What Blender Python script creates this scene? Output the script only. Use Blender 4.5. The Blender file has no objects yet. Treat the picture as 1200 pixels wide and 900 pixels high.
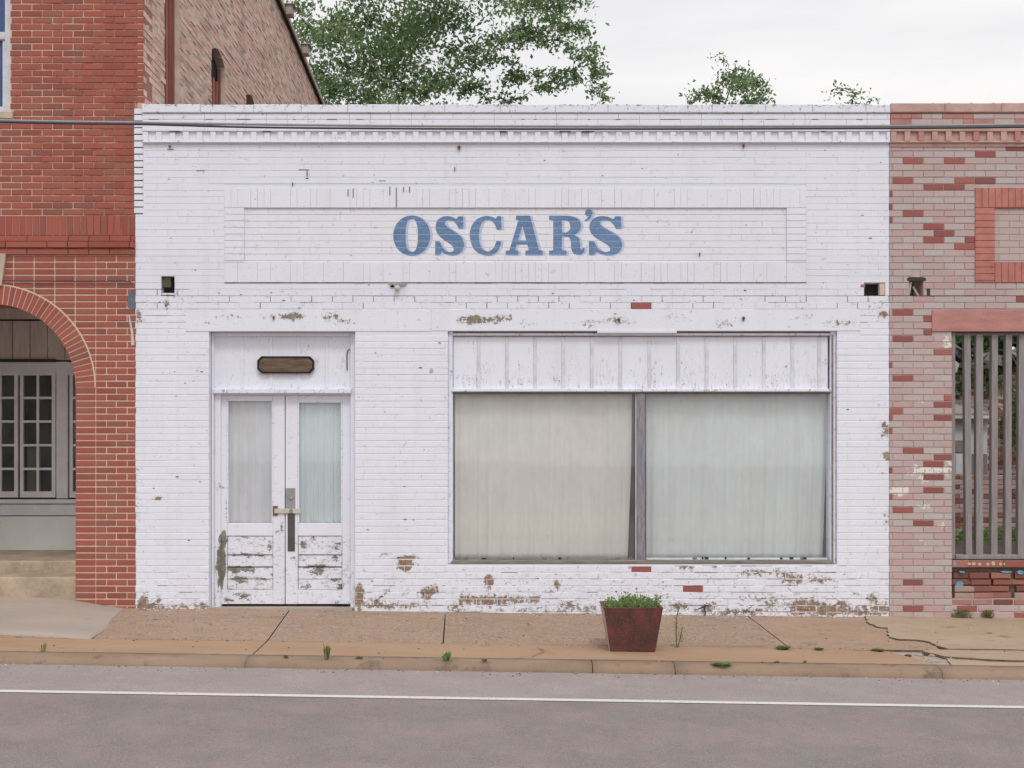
import bpy, bmesh, math, random
import numpy as np
from mathutils import Vector, geometry
random.seed(7); rng = np.random.default_rng(11)
R = math.radians
scene = bpy.context.scene
COL = scene.collection

# ------------------------------------------------------------------ camera
D, HC, FPX, HOR = 13.0, 1.6, 1475.5, 536.5
cam = bpy.data.cameras.new('camera'); camo = bpy.data.objects.new('camera', cam); COL.objects.link(camo)
camo.location = (0, -D, HC); camo.rotation_euler = (R(90), 0, 0)
cam.sensor_width = 36; cam.lens = 36*FPX/1200; cam.shift_y = (HOR-450)/1200
cam.clip_end = 2000; cam.clip_start = 0.05
scene.camera = camo

# ------------------------------------------------------------------ world, sun, exposure
SUN_EL, SUN_ROT = 52, 168
w = bpy.data.worlds.new('World'); scene.world = w; w.use_nodes = True
nt = w.node_tree; N = nt.nodes; L = nt.links; N.clear()
out = N.new('ShaderNodeOutputWorld'); bg = N.new('ShaderNodeBackground'); bg.inputs[1].default_value = 0.1
sky = N.new('ShaderNodeTexSky'); sky.sky_type = 'NISHITA'; sky.sun_disc = False
sky.sun_elevation = R(SUN_EL); sky.sun_rotation = R(SUN_ROT)
tc = N.new('ShaderNodeTexCoord')
mp = N.new('ShaderNodeMapping'); mp.inputs['Scale'].default_value = (1.6, 1.6, 9.0)
no = N.new('ShaderNodeTexNoise'); no.inputs['Scale'].default_value = 1.5; no.inputs['Detail'].default_value = 5; no.inputs['Roughness'].default_value = .5
rp = N.new('ShaderNodeValToRGB')
rp.color_ramp.elements[0].position = .35; rp.color_ramp.elements[0].color = (.83, .82, .825, 1)
rp.color_ramp.elements[1].position = .62; rp.color_ramp.elements[1].color = (1.0, .965, .93, 1)
dt = N.new('ShaderNodeVectorMath'); dt.operation = 'DOT_PRODUCT'; dt.inputs[1].default_value = (0.1, -0.75, 0.35)
mr = N.new('ShaderNodeMapRange'); mr.inputs[1].default_value = -.75; mr.inputs[2].default_value = .85
mr.inputs[3].default_value = 10.4; mr.inputs[4].default_value = 12.2
ml = N.new('ShaderNodeVectorMath'); ml.operation = 'SCALE'
mx = N.new('ShaderNodeMixRGB'); mx.inputs[0].default_value = .88
L.new(tc.outputs['Generated'], mp.inputs[0]); L.new(mp.outputs[0], no.inputs['Vector']); L.new(no.outputs[0], rp.inputs[0])
L.new(tc.outputs['Generated'], dt.inputs[0]); L.new(dt.outputs['Value'], mr.inputs[0])
L.new(rp.outputs[0], ml.inputs[0]); L.new(mr.outputs[0], ml.inputs['Scale'])
L.new(sky.outputs[0], mx.inputs[1]); L.new(ml.outputs[0], mx.inputs[2]); L.new(mx.outputs[0], bg.inputs[0]); L.new(bg.outputs[0], out.inputs[0])

sl = bpy.data.lights.new('sun', 'SUN'); sl.energy = 1.0; sl.angle = R(14); sl.color = (1, .96, .91)
so = bpy.data.objects.new('sun', sl); COL.objects.link(so)
sd = Vector((math.sin(R(SUN_ROT))*math.cos(R(SUN_EL)), math.cos(R(SUN_ROT))*math.cos(R(SUN_EL)), math.sin(R(SUN_EL))))
so.rotation_euler = sd.to_track_quat('Z', 'Y').to_euler(); so.location = (5, -20, 25)
vs = scene.view_settings; vs.view_transform = 'Standard'; vs.look = 'None'; vs.exposure = 0.09; vs.gamma = 1
scene.render.engine = 'CYCLES'
scene.cycles.max_bounces = 8; scene.cycles.transparent_max_bounces = 12

# ------------------------------------------------------------------ helpers
def X(px, Y=0.0): return (px-600)/FPX*(D+Y)
def Z(py, Y=0.0): return HC+(HOR-py)/FPX*(D+Y)
def PX(x): return 600+x*FPX/D
def PY(z): return HOR-(z-HC)*FPX/D

YK = -2.84
def gz(x, Y):
    t = min(1, max(0, -Y/2.95))
    return -(0.012+0.003*t)*x+0.015*max(Y, -2.95)
def G(px, py, extra=0.0):
    "pixel on the pavement plane"
    v = (py-HOR)/FPX; u = (px-600)/FPX; d = 11.0
    for _ in range(30):
        z = gz(u*d, d-D)+extra; d = (HC-z)/v
    return (u*d, d-D)

def node_mat(name):
    m = bpy.data.materials.new(name); m.use_nodes = True
    n = m.node_tree.nodes; n.clear()
    o = n.new('ShaderNodeOutputMaterial'); b = n.new('ShaderNodeBsdfPrincipled')
    m.node_tree.links.new(b.outputs[0], o.inputs[0])
    return m, n, m.node_tree.links, b
def noise(n, l, src, scale, detail=4, rough=.55, stretch=None):
    t = n.new('ShaderNodeTexNoise'); t.inputs['Scale'].default_value = scale
    t.inputs['Detail'].default_value = detail; t.inputs['Roughness'].default_value = rough
    if stretch:
        m = n.new('ShaderNodeMapping'); m.inputs['Scale'].default_value = stretch
        l.new(src, m.inputs[0]); src = m.outputs[0]
    l.new(src, t.inputs['Vector']); return t.outputs[0]
def ramp(n, l, src, stops, interp='LINEAR'):
    r = n.new('ShaderNodeValToRGB'); r.color_ramp.interpolation = interp
    e = r.color_ramp.elements
    while len(e) < len(stops): e.new(.5)
    for k, (p, c) in enumerate(stops):
        e[k].position = p; e[k].color = (*c, 1) if len(c) == 3 else c
    l.new(src, r.inputs[0]); return r.outputs[0]
def mix(n, l, fac, a, b, mode='MIX'):
    m = n.new('ShaderNodeMixRGB'); m.blend_type = mode
    for k, s in ((0, fac), (1, a), (2, b)):
        if isinstance(s, (int, float)): m.inputs[k].default_value = s
        elif isinstance(s, tuple): m.inputs[k].default_value = (*s, 1)
        else: l.new(s, m.inputs[k])
    return m.outputs[0]
def math_(n, l, op, a, b=None, c=None, clamp=False):
    m = n.new('ShaderNodeMath'); m.operation = op; m.use_clamp = clamp
    for k, s in enumerate((a, b, c)):
        if s is None: continue
        if isinstance(s, (int, float)): m.inputs[k].default_value = s
        else: l.new(s, m.inputs[k])
    return m.outputs[0]
def maprange(n, l, src, a, b, c=0., d=1.):
    m = n.new('ShaderNodeMapRange'); m.inputs[1].default_value = a; m.inputs[2].default_value = b
    m.inputs[3].default_value = c; m.inputs[4].default_value = d; l.new(src, m.inputs[0]); return m.outputs[0]
def pos(n): return n.new('ShaderNodeNewGeometry').outputs['Position']
def attr(n, name):
    a = n.new('ShaderNodeAttribute'); a.attribute_name = name; return a.outputs['Fac']
def bump(n, l, b, h, strength=.3, dist=.01):
    k = n.new('ShaderNodeBump'); k.inputs['Strength'].default_value = strength; k.inputs['Distance'].default_value = dist
    l.new(h, k.inputs['Height']); l.new(k.outputs[0], b.inputs['Normal'])

# ------------------------------------------------------------------ materials
def simple(name, col, rough=.7, var=.15, scale=12, bmp=.15, metallic=0, stretch=None):
    m, n, l, b = node_mat(name)
    p = pos(n); f = noise(n, l, p, scale, 5, .6, stretch); g = noise(n, l, p, scale*7, 3, .6, stretch)
    s = math_(n, l, 'ADD', math_(n, l, 'MULTIPLY', f, .7), math_(n, l, 'MULTIPLY', g, .3))
    c = ramp(n, l, s, [(.3, tuple(v*(1-var) for v in col)), (.7, tuple(min(1, v*(1+var)) for v in col))])
    l.new(c, b.inputs['Base Color']); b.inputs['Roughness'].default_value = rough; b.inputs['Metallic'].default_value = metallic
    if bmp: bump(n, l, b, g, bmp, .004)
    return m

def peeling_paint(name, white=(.765, .79, .885), under=((.30, .12, .09), (.34, .26, .16), (.46, .41, .34)), stretch=None, nscale=24, base=0., dirt=1., crack=9., cstretch=(.6, 1, 1.7)):
    m, n, l, b = node_mat(name)
    p = pos(n); wr = attr(n, 'wear'); rnd = attr(n, 'rnd')
    nz = noise(n, l, p, nscale, 6, .62, stretch)
    nb = noise(n, l, p, 7, 3, .5)
    wv = math_(n, l, 'ADD', math_(n, l, 'ADD', wr, base), math_(n, l, 'MULTIPLY', math_(n, l, 'SUBTRACT', nb, .5), .35))
    val = math_(n, l, 'ADD', wv, math_(n, l, 'MULTIPLY', math_(n, l, 'SUBTRACT', nz, .5), 1.9))
    nf = noise(n, l, p, nscale*3.6, 4, .7, stretch)
    val = math_(n, l, 'ADD', val, math_(n, l, 'MULTIPLY', math_(n, l, 'SUBTRACT', nf, .5), .9))
    bare = maprange(n, l, val, .60, .66)
    chip = maprange(n, l, val, .30, .60)
    vo = n.new('ShaderNodeTexVoronoi'); vo.feature = 'DISTANCE_TO_EDGE'; vo.inputs['Scale'].default_value = crack
    wv2 = n.new('ShaderNodeVectorMath'); wv2.operation = 'MULTIPLY_ADD'; nw = n.new('ShaderNodeTexNoise'); nw.inputs['Scale'].default_value = 9; nw.inputs['Detail'].default_value = 4
    l.new(p, nw.inputs['Vector']); l.new(nw.outputs['Color'], wv2.inputs[0]); wv2.inputs[1].default_value = (.16, .16, .16); l.new(p, wv2.inputs[2])
    mpv = n.new('ShaderNodeMapping'); mpv.inputs['Scale'].default_value = cstretch; l.new(wv2.outputs[0], mpv.inputs[0]); l.new(mpv.outputs[0], vo.inputs['Vector'])
    cline = math_(n, l, 'MULTIPLY', maprange(n, l, vo.outputs['Distance'], .045, .015), maprange(n, l, val, .10, .36))
    cline = math_(n, l, 'MULTIPLY', cline, maprange(n, l, noise(n, l, p, 16, 3, .6), .42, .56))
    # soft dirt on the paint
    d1 = noise(n, l, p, 2.2, 5, .6, (1, 1, .45)); d2 = noise(n, l, p, 55, 4, .6)
    d3 = noise(n, l, p, 2.4, 5, .65, (3.2, 3.2, .22))
    dm = math_(n, l, 'ADD', math_(n, l, 'MULTIPLY', maprange(n, l, d1, .42, .75), .16*dirt), math_(n, l, 'MULTIPLY', maprange(n, l, d3, .52, .78), .20*dirt))
    c = mix(n, l, dm, white, (.54, .54, .55))
    c = mix(n, l, math_(n, l, 'MULTIPLY', maprange(n, l, d2, .5, .78), .22*dirt), c, (.58, .58, .58))
    c = mix(n, l, math_(n, l, 'MULTIPLY', rnd, .07), c, (.66, .68, .74))
    c = mix(n, l, math_(n, l, 'MULTIPLY', chip, .42), c, (.47, .44, .38))
    u = ramp(n, l, noise(n, l, p, 17, 5, .7), [(.42, under[0]), (.54, under[1]), (.66, under[2])])
    u = mix(n, l, math_(n, l, 'MULTIPLY', d2, .5), u, (.10, .09, .08))
    c = mix(n, l, math_(n, l, 'MULTIPLY', cline, .8), c, (.13, .115, .10))
    c = mix(n, l, bare, c, u)
    rim = math_(n, l, 'MULTIPLY', maprange(n, l, val, .55, .60), maprange(n, l, val, .68, .61))  # thin shadow line painted round each chip edge, along with grime
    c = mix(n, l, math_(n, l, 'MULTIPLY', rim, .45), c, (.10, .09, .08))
    l.new(c, b.inputs['Base Color']); b.inputs['Roughness'].default_value = .7
    h = math_(n, l, 'ADD', math_(n, l, 'MULTIPLY', bare, -1.0), math_(n, l, 'MULTIPLY', nz, .35))
    h = math_(n, l, 'ADD', h, math_(n, l, 'MULTIPLY', d2, .25))
    bump(n, l, b, h, .55, .004)
    return m

def brick_mat(name, stops, grime=(.12, .10, .09), gamt=.35, rough=.85, gscale=3.0, spots=None):
    m, n, l, b = node_mat(name)
    p = pos(n); rnd = attr(n, 'rnd')
    c = ramp(n, l, rnd, stops)
    f = noise(n, l, p, 60, 5, .65); g = noise(n, l, p, gscale, 5, .62)
    c = mix(n, l, math_(n, l, 'MULTIPLY', maprange(n, l, f, .35, .75), .30), c, tuple(v*.55 for v in stops[0][1]))
    c = mix(n, l, math_(n, l, 'MULTIPLY', maprange(n, l, g, .48, .75), gamt), c, grime)
    if spots:
        s = noise(n, l, p, 22, 4, .6)
        w_ = attr(n, 'wear')
        v = math_(n, l, 'ADD', math_(n, l, 'MULTIPLY', math_(n, l, 'SUBTRACT', s, .5), 1.8), w_)
        c = mix(n, l, maprange(n, l, v, .55, .62), c, spots)
    l.new(c, b.inputs['Base Color']); b.inputs['Roughness'].default_value = rough
    bump(n, l, b, f, .5, .004)
    return m

M = {}
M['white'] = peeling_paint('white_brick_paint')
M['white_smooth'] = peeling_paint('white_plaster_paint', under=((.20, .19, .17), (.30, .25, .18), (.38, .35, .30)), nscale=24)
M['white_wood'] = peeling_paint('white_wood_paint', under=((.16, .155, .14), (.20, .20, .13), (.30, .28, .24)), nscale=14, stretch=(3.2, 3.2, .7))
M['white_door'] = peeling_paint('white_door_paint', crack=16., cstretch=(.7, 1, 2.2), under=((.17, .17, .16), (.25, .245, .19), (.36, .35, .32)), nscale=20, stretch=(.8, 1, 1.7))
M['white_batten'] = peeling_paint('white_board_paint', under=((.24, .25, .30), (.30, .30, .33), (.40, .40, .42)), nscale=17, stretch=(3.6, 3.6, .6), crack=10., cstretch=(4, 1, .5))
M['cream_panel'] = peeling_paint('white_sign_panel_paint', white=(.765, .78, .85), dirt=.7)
M['white_mortar'] = simple('painted_mortar', (.72, .745, .835), .8, .06, 30)
M['dirt'] = simple('open_joint_dirt', (.05, .045, .042), .95, .4, 40)
M['joint_shade_earth'] = simple('joint_shade_earth', (.15, .11, .08), .95, .4, 30)  # earth brown; also paints the shade of the joints onto the slab sides
M['red_brick'] = brick_mat('red_brick', [(0, (.28, .076, .054)), (.3, (.355, .096, .066)), (.7, (.39, .110, .076)), (.93, (.34, .092, .070)), (1, (.24, .085, .075))], gamt=.5, grime=(.25, .15, .12))
M['mortar_light'] = simple('cream_mortar', (.62, .50, .40), .9, .15, 14)
def mort():
    m, n, l, b = node_mat('patched_upper_mortar'); p = pos(n)
    sp = n.new('ShaderNodeSeparateXYZ'); l.new(p, sp.inputs[0])
    f = math_(n, l, 'ADD', noise(n, l, p, 2.6, 5, .7), math_(n, l, 'MULTIPLY', sp.outputs[0], -.16))
    c = mix(n, l, maprange(n, l, f, 1.12, 1.30), (.28, .14, .11), (.60, .46, .37)); l.new(c, b.inputs['Base Color']); b.inputs['Roughness'].default_value = .9; return m
M['mortar_red'] = mort()
M['old_brick'] = brick_mat('weathered_brick', [(0, (.60, .37, .30)), (.3, (.66, .46, .39)), (.6, (.72, .55, .48)), (.85, (.68, .38, .32)), (1, (.42, .31, .28))], grime=(.22, .19, .18), gamt=.65, gscale=1.6)
M['old_mortar'] = simple('weathered_mortar', (.56, .46, .39), .95, .25, 8)
M['pink_brick'] = brick_mat('painted_pink_brick', [(0, (.50, .34, .335)), (.3, (.50, .43, .42)), (.5, (.52, .335, .325)), (.7, (.50, .465, .455)), (1, (.53, .38, .37))], grime=(.42, .37, .35), gamt=.75, gscale=6, spots=(.72, .70, .66))
M['pink_mortar'] = simple('painted_pink_mortar', (.47, .40, .39), .9, .15, 12)
M['bare_brick'] = brick_mat('exposed_red_brick', [(0, (.24, .085, .08)), (.5, (.33, .10, .09)), (1, (.40, .14, .11))], gamt=.2)
M['ruin_brick'] = brick_mat('broken_ruin_brick', [(0, (.17, .065, .05)), (.4, (.30, .11, .085)), (.75, (.40, .19, .16)), (1, (.40, .32, .28))], gamt=.5)
M['blue_paint'] = simple('blue_paint_dab', (.13, .30, .42), .6, .5, 30)
M['panel_red'] = simple('red_oxide_paint', (.45, .175, .15), .8, .25, 9)
M['lintel_red'] = simple('pink_red_lintel', (.43, .205, .185), .75, .22, 8, stretch=(.5, 1, 2))
M['cornice_pink'] = simple('faded_pink_cornice', (.49, .315, .285), .8, .25, 7)
M['stone'] = simple('limestone', (.48, .41, .33), .85, .2, 10)
M['concrete_step'] = simple('tan_step_concrete', (.42, .33, .25), .9, .38, 3.5, .5)
M['black'] = simple('dark_void', (.012, .011, .011), .9, .2)
M['room'] = simple('interior_plaster', (.22, .21, .20), .9, .2)
M['roof'] = simple('tar_roof', (.06, .06, .06), .95, .2)
M['grey_wood'] = simple('weathered_grey_wood', (.20, .185, .175), .85, .45, 10, .4, stretch=(6, 6, .5))
M['mullion_wood'] = simple('weathered_mullion_wood', (.24, .235, .27), .8, .6, 9, .5, stretch=(6, 6, .7))
M['bar_wood'] = simple('grille_grey_wood', (.25, .230, .232), .8, .32, 8, .3, stretch=(5, 5, .4))
M['sill_wood'] = simple('weathered_sill_wood', (.21, .185, .165), .85, .55, 9, .5, stretch=(.6, 5, 7))
M['dark_wood'] = simple('dark_plaque_wood', (.13, .085, .06), .75, .7, 8, .4, stretch=(.7, 5, 5))
M['porch_board'] = simple('faded_porch_boards', (.68, .60, .55), .85, .22, 5, .2, stretch=(4, 4, .5))
M['porch_trim'] = simple('faded_porch_trim', (.80, .79, .82), .8, .12, 5)
M['porch_panel'] = simple('pale_porch_panel', (.85, .865, .84), .8, .06, 3)
M['steel'] = simple('worn_steel', (.34, .34, .35), .45, .2, 12, .1, metallic=.6)
M['dark_steel'] = simple('dark_steel', (.10, .10, .09), .5, .35, 9, .1, metallic=.5)
M['rust'] = simple('rusty_iron', (.16, .07, .035), .85, .4, 40)
M['cable_grey'] = simple('grey_cable', (.30, .31, .31), .6, .15)
M['cable_black'] = simple('black_cable', (.03, .035, .06), .6, .15)
M['boarded'] = simple('red_brown_boards', (.26, .095, .075), .85, .35, 4, .3, stretch=(4, 4, .4))
M['metal_cap'] = simple('dark_roof_edge', (.06, .055, .05), .7, .3)
M['scupper'] = simple('grey_scupper', (.34, .30, .26), .8, .3)
M['paint_grey'] = simple('pale_grey_paint', (.62, .63, .68), .7, .2, 8)
M['soil'] = simple('potting_soil', (.05, .035, .025), .95, .4, 30)
M['stem'] = simple('green_stem', (.17, .19, .06), .8, .3, 30)
M['dry'] = simple('dry_stem', (.20, .14, .08), .85, .3, 30)
M['bark'] = simple('tree_bark', (.065, .05, .04), .9, .4, 9, .4, stretch=(3, 3, .6))
M['tarp_white'] = simple('torn_pale_sheet', (.55, .55, .55), .7, .3, 5)
M['tarp_black'] = simple('torn_black_sheet', (.03, .03, .035), .6, .4, 5)
M['siding'] = simple('pale_blue_siding', (.50, .55, .60), .8, .12, 4)
M['shingle'] = simple('grey_roofing', (.23, .20, .195), .9, .2, 8)
M['bulb'] = simple('old_white_ceramic', (.52, .50, .46), .5, .2, 20)

M['mossy'] = simple('mossy_brick', (.095, .088, .05), .95, .5, 60)
M['paint_smudge'] = simple('blue_grey_smudge', (.13, .14, .19), .8, .4, 20)
def planter_mat():
    m, n, l, b = node_mat('oxblood_planter')
    p = pos(n); a = noise(n, l, p, 9, 6, .6, (1, 1, .6)); g = noise(n, l, p, 70, 3, .6)
    c = ramp(n, l, a, [(.3, (.055, .026, .022)), (.5, (.100, .034, .028)), (.68, (.17, .042, .033))])
    c = mix(n, l, maprange(n, l, g, .55, .8), c, (.16, .11, .09))
    l.new(c, b.inputs['Base Color']); b.inputs['Roughness'].default_value = .55; bump(n, l, b, g, .3, .003)
    return m
M['planter'] = planter_mat()
M['planter_side'] = simple('planter_raw_side', (.40, .33, .28), .7, .25, 10)

def asphalt(name, a, b_, patch, k=.5):
    m, n, l, b = node_mat(name); p = pos(n)
    f = noise(n, l, p, 95, 4, .85); g = noise(n, l, p, 2.0, 6, .72, (1., .8, 1)); s = noise(n, l, p, 62, 2, .9)
    h2 = noise(n, l, p, 2.6, 6, .75, (1, .7, 1))
    c = ramp(n, l, g, [(.36, a), (.60, b_)])
    c = mix(n, l, maprange(n, l, h2, .45, .68, 0, .65), c, patch)
    c = mix(n, l, maprange(n, l, f, .52, .70, 0, .75), c, tuple(min(1, v*1.75) for v in b_))
    c = mix(n, l, maprange(n, l, f, .48, .30, 0, .85), c, tuple(v*.45 for v in a))
    c = mix(n, l, maprange(n, l, s, .68, .74, 0, .8), c, (.50, .47, .44))
    l.new(c, b.inputs['Base Color']); b.inputs['Roughness'].default_value = .88
    bump(n, l, b, f, .5, .006); return m
M['asphalt'] = asphalt('asphalt_lane', (.205, .174, .170), (.270, .220, .213), (.182, .190, .183))
M['shoulder'] = asphalt('asphalt_shoulder', (.29, .25, .245), (.345, .295, .285), (.27, .25, .25))
def concrete(name, a, b_, agg, dark, aggk=.5, stain=.35):
    m, n, l, b = node_mat(name); p = pos(n); rnd = attr(n, 'rnd')
    g = noise(n, l, p, 1.6, 6, .62, (.6, 1.5, 1)); f = noise(n, l, p, 75, 4, .7); h2 = noise(n, l, p, 5, 5, .65)
    v = n.new('ShaderNodeTexVoronoi'); v.inputs['Scale'].default_value = 55; l.new(p, v.inputs['Vector'])
    c = ramp(n, l, g, [(.32, a), (.66, b_)])
    c = mix(n, l, math_(n, l, 'MULTIPLY', rnd, .25), c, dark)
    ag = math_(n, l, 'MULTIPLY', maprange(n, l, h2, .42, .62), math_(n, l, 'MULTIPLY', attr(n, 'wear'), aggk))
    c = mix(n, l, ag, c, ramp(n, l, v.outputs['Color'], [(.2, dark), (.5, agg), (.9, (.50, .39, .30))]))
    c = mix(n, l, maprange(n, l, f, .5, .75, 0, .30), c, agg)
    c = mix(n, l, maprange(n, l, f, .42, .25, 0, .45), c, dark)
    c = mix(n, l, maprange(n, l, h2, .56, .8, 0, stain), c, dark)
    l.new(c, b.inputs['Base Color']); b.inputs['Roughness'].default_value = .9
    bump(n, l, b, f, .55, .006); return m
M['walk'] = concrete('pavement_concrete', (.345, .225, .150), (.43, .285, .195), (.38, .29, .23), (.155, .11, .088), .95, .75)
M['strip'] = concrete('pavement_edge_concrete', (.38, .235, .145), (.44, .29, .19), (.40, .28, .20), (.21, .14, .10), .1, .5)
M['kerb'] = concrete('kerb_concrete', (.25, .17, .12), (.35, .25, .175), (.33, .25, .18), (.07, .052, .04), .2, 1.)
M['ramp'] = concrete('ramp_concrete', (.38, .33, .29), (.46, .38, .32), (.38, .32, .28), (.24, .20, .18), .2, .3)
M['slab_right'] = concrete('broken_slab_concrete', (.40, .30, .21), (.47, .36, .26), (.42, .32, .23), (.19, .145, .11), .3, .6)
M['earth'] = concrete('bare_earth', (.085, .065, .05), (.13, .10, .075), (.12, .095, .07), (.05, .04, .03), .5)
def linemat():
    m, n, l, b = node_mat('road_line_paint'); p = pos(n)
    f = noise(n, l, p, 38, 5, .8); g = noise(n, l, p, 1.3, 3, .6)
    c = mix(n, l, maprange(n, l, math_(n, l, 'ADD', f, math_(n, l, 'MULTIPLY', g, .3)), .72, .80, 0, .8), (.66, .66, .64), (.27, .24, .23))
    l.new(c, b.inputs['Base Color']); b.inputs['Roughness'].default_value = .8; return m
M['line'] = linemat()

def leafmat(name, dark, mid, light, trans=.48):
    m, n, l, b = node_mat(name)
    c = ramp(n, l, attr(n, 'rnd'), [(.0, dark), (.5, mid), (1., light)])
    l.new(c, b.inputs['Base Color']); b.inputs['Roughness'].default_value = .5
    t = n.new('ShaderNodeBsdfTranslucent'); l.new(c, t.inputs[0])
    s = n.new('ShaderNodeMixShader'); s.inputs[0].default_value = trans
    o = [k for k in n if k.type == 'OUTPUT_MATERIAL'][0]
    l.new(b.outputs[0], s.inputs[1]); l.new(t.outputs[0], s.inputs[2]); l.new(s.outputs[0], o.inputs[0]); return m
M['leaf'] = leafmat('oak_leaves', (.10, .18, .08), (.175, .28, .125), (.29, .40, .18))
M['leaf_bush'] = leafmat('bush_leaves', (.04, .10, .03), (.075, .17, .045), (.14, .26, .07))
M['leaf_plant'] = leafmat('planter_leaves', (.12, .19, .06), (.24, .36, .13), (.42, .52, .26))
M['weed'] = leafmat('weed_blades', (.17, .19, .07), (.27, .29, .11), (.38, .38, .16))
M['weed_green'] = leafmat('green_weed', (.12, .24, .06), (.19, .34, .08), (.28, .42, .12))

def glassmat(name, tint, refl):
    m, n, l, b = node_mat(name); n.remove(b)
    t = n.new('ShaderNodeBsdfTransparent'); t.inputs[0].default_value = (*tint, 1)
    g = n.new('ShaderNodeBsdfGlossy'); g.inputs['Roughness'].default_value = .03; g.inputs[0].default_value = (.9, .95, 1, 1)
    fr = n.new('ShaderNodeLayerWeight'); fr.inputs[0].default_value = .5
    f5 = math_(n, l, 'ADD', .05, math_(n, l, 'MULTIPLY', math_(n, l, 'POWER', fr.outputs['Facing'], 5.), .9))
    k = noise(n, l, pos(n), 2.0, 2, .5)
    bp = n.new('ShaderNodeBump'); bp.inputs['Strength'].default_value = .08; bp.inputs['Distance'].default_value = .01
    l.new(k, bp.inputs['Height']); l.new(bp.outputs[0], g.inputs['Normal'])
    s = n.new('ShaderNodeMixShader'); l.new(math_(n, l, 'MULTIPLY', f5, refl), s.inputs[0])
    l.new(t.outputs[0], s.inputs[1]); l.new(g.outputs[0], s.inputs[2])
    # dusty film
    df = n.new('ShaderNodeBsdfDiffuse'); df.inputs[0].default_value = (.58, .57, .57, 1)
    s2 = n.new('ShaderNodeMixShader'); d = noise(n, l, pos(n), 3.5, 5, .6, (1, 1, .5))
    l.new(maprange(n, l, d, .35, .8, .03, .16), s2.inputs[0]); l.new(s.outputs[0], s2.inputs[1]); l.new(df.outputs[0], s2.inputs[2])
    o = [q for q in n if q.type == 'OUTPUT_MATERIAL'][0]; l.new(s2.outputs[0], o.inputs[0]); return m
M['glass'] = glassmat('dusty_window_glass', (.985, .99, .988), .8)
M['glass_dark'] = glassmat('dark_pane_glass', (.75, .80, .80), .6)
M['glass_blue'] = simple('blue_painted_pane', (.04, .075, .22), .3, .3, 3, 0)
def curtain_mat(name, a, b_):
    m, n, l, b = node_mat(name); p = pos(n)
    f = noise(n, l, p, 5, 4, .55, (5, 1, .25)); g = noise(n, l, p, 1.3, 5, .65)
    c = ramp(n, l, f, [(.25, a), (.75, b_)])
    c = mix(n, l, maprange(n, l, g, .5, .75, 0, .25), c, (.50, .47, .43))
    l.new(c, b.inputs['Base Color']); b.inputs['Roughness'].default_value = .95
    return m
M['curtain_a'] = curtain_mat('beige_curtain', (.65, .64, .61), (.715, .71, .685))
M['curtain_b'] = curtain_mat('pale_blue_curtain', (.62, .67, .69), (.68, .735, .765))
M['curtain_c'] = curtain_mat('grey_door_curtain', (.62, .645, .69), (.69, .715, .77))
M['curtain_d'] = curtain_mat('aqua_door_curtain', (.58, .69, .72), (.66, .765, .805))
def letter_mat(name, a, b_, thin):
    m, n, l, b = node_mat(name); p = pos(n)
    f = noise(n, l, p, 7, 6, .65, (.5, 1, 2.2)); g = noise(n, l, p, 70, 4, .7)
    c = ramp(n, l, f, [(.32, a), (.68, b_)])
    c = mix(n, l, maprange(n, l, g, .50, .72, 0, .75), c, thin)
    jt = attr(n, 'rnd')
    c = mix(n, l, math_(n, l, 'MULTIPLY', jt, .85), c, thin)
    l.new(c, b.inputs['Base Color']); b.inputs['Roughness'].default_value = .7; return m
M['letter'] = letter_mat('blue_sign_paint', (.065, .145, .30), (.13, .24, .43), (.40, .47, .60))
M['shade'] = letter_mat('pale_blue_sign_paint', (.36, .46, .68), (.46, .54, .73), (.68, .70, .79))

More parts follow.
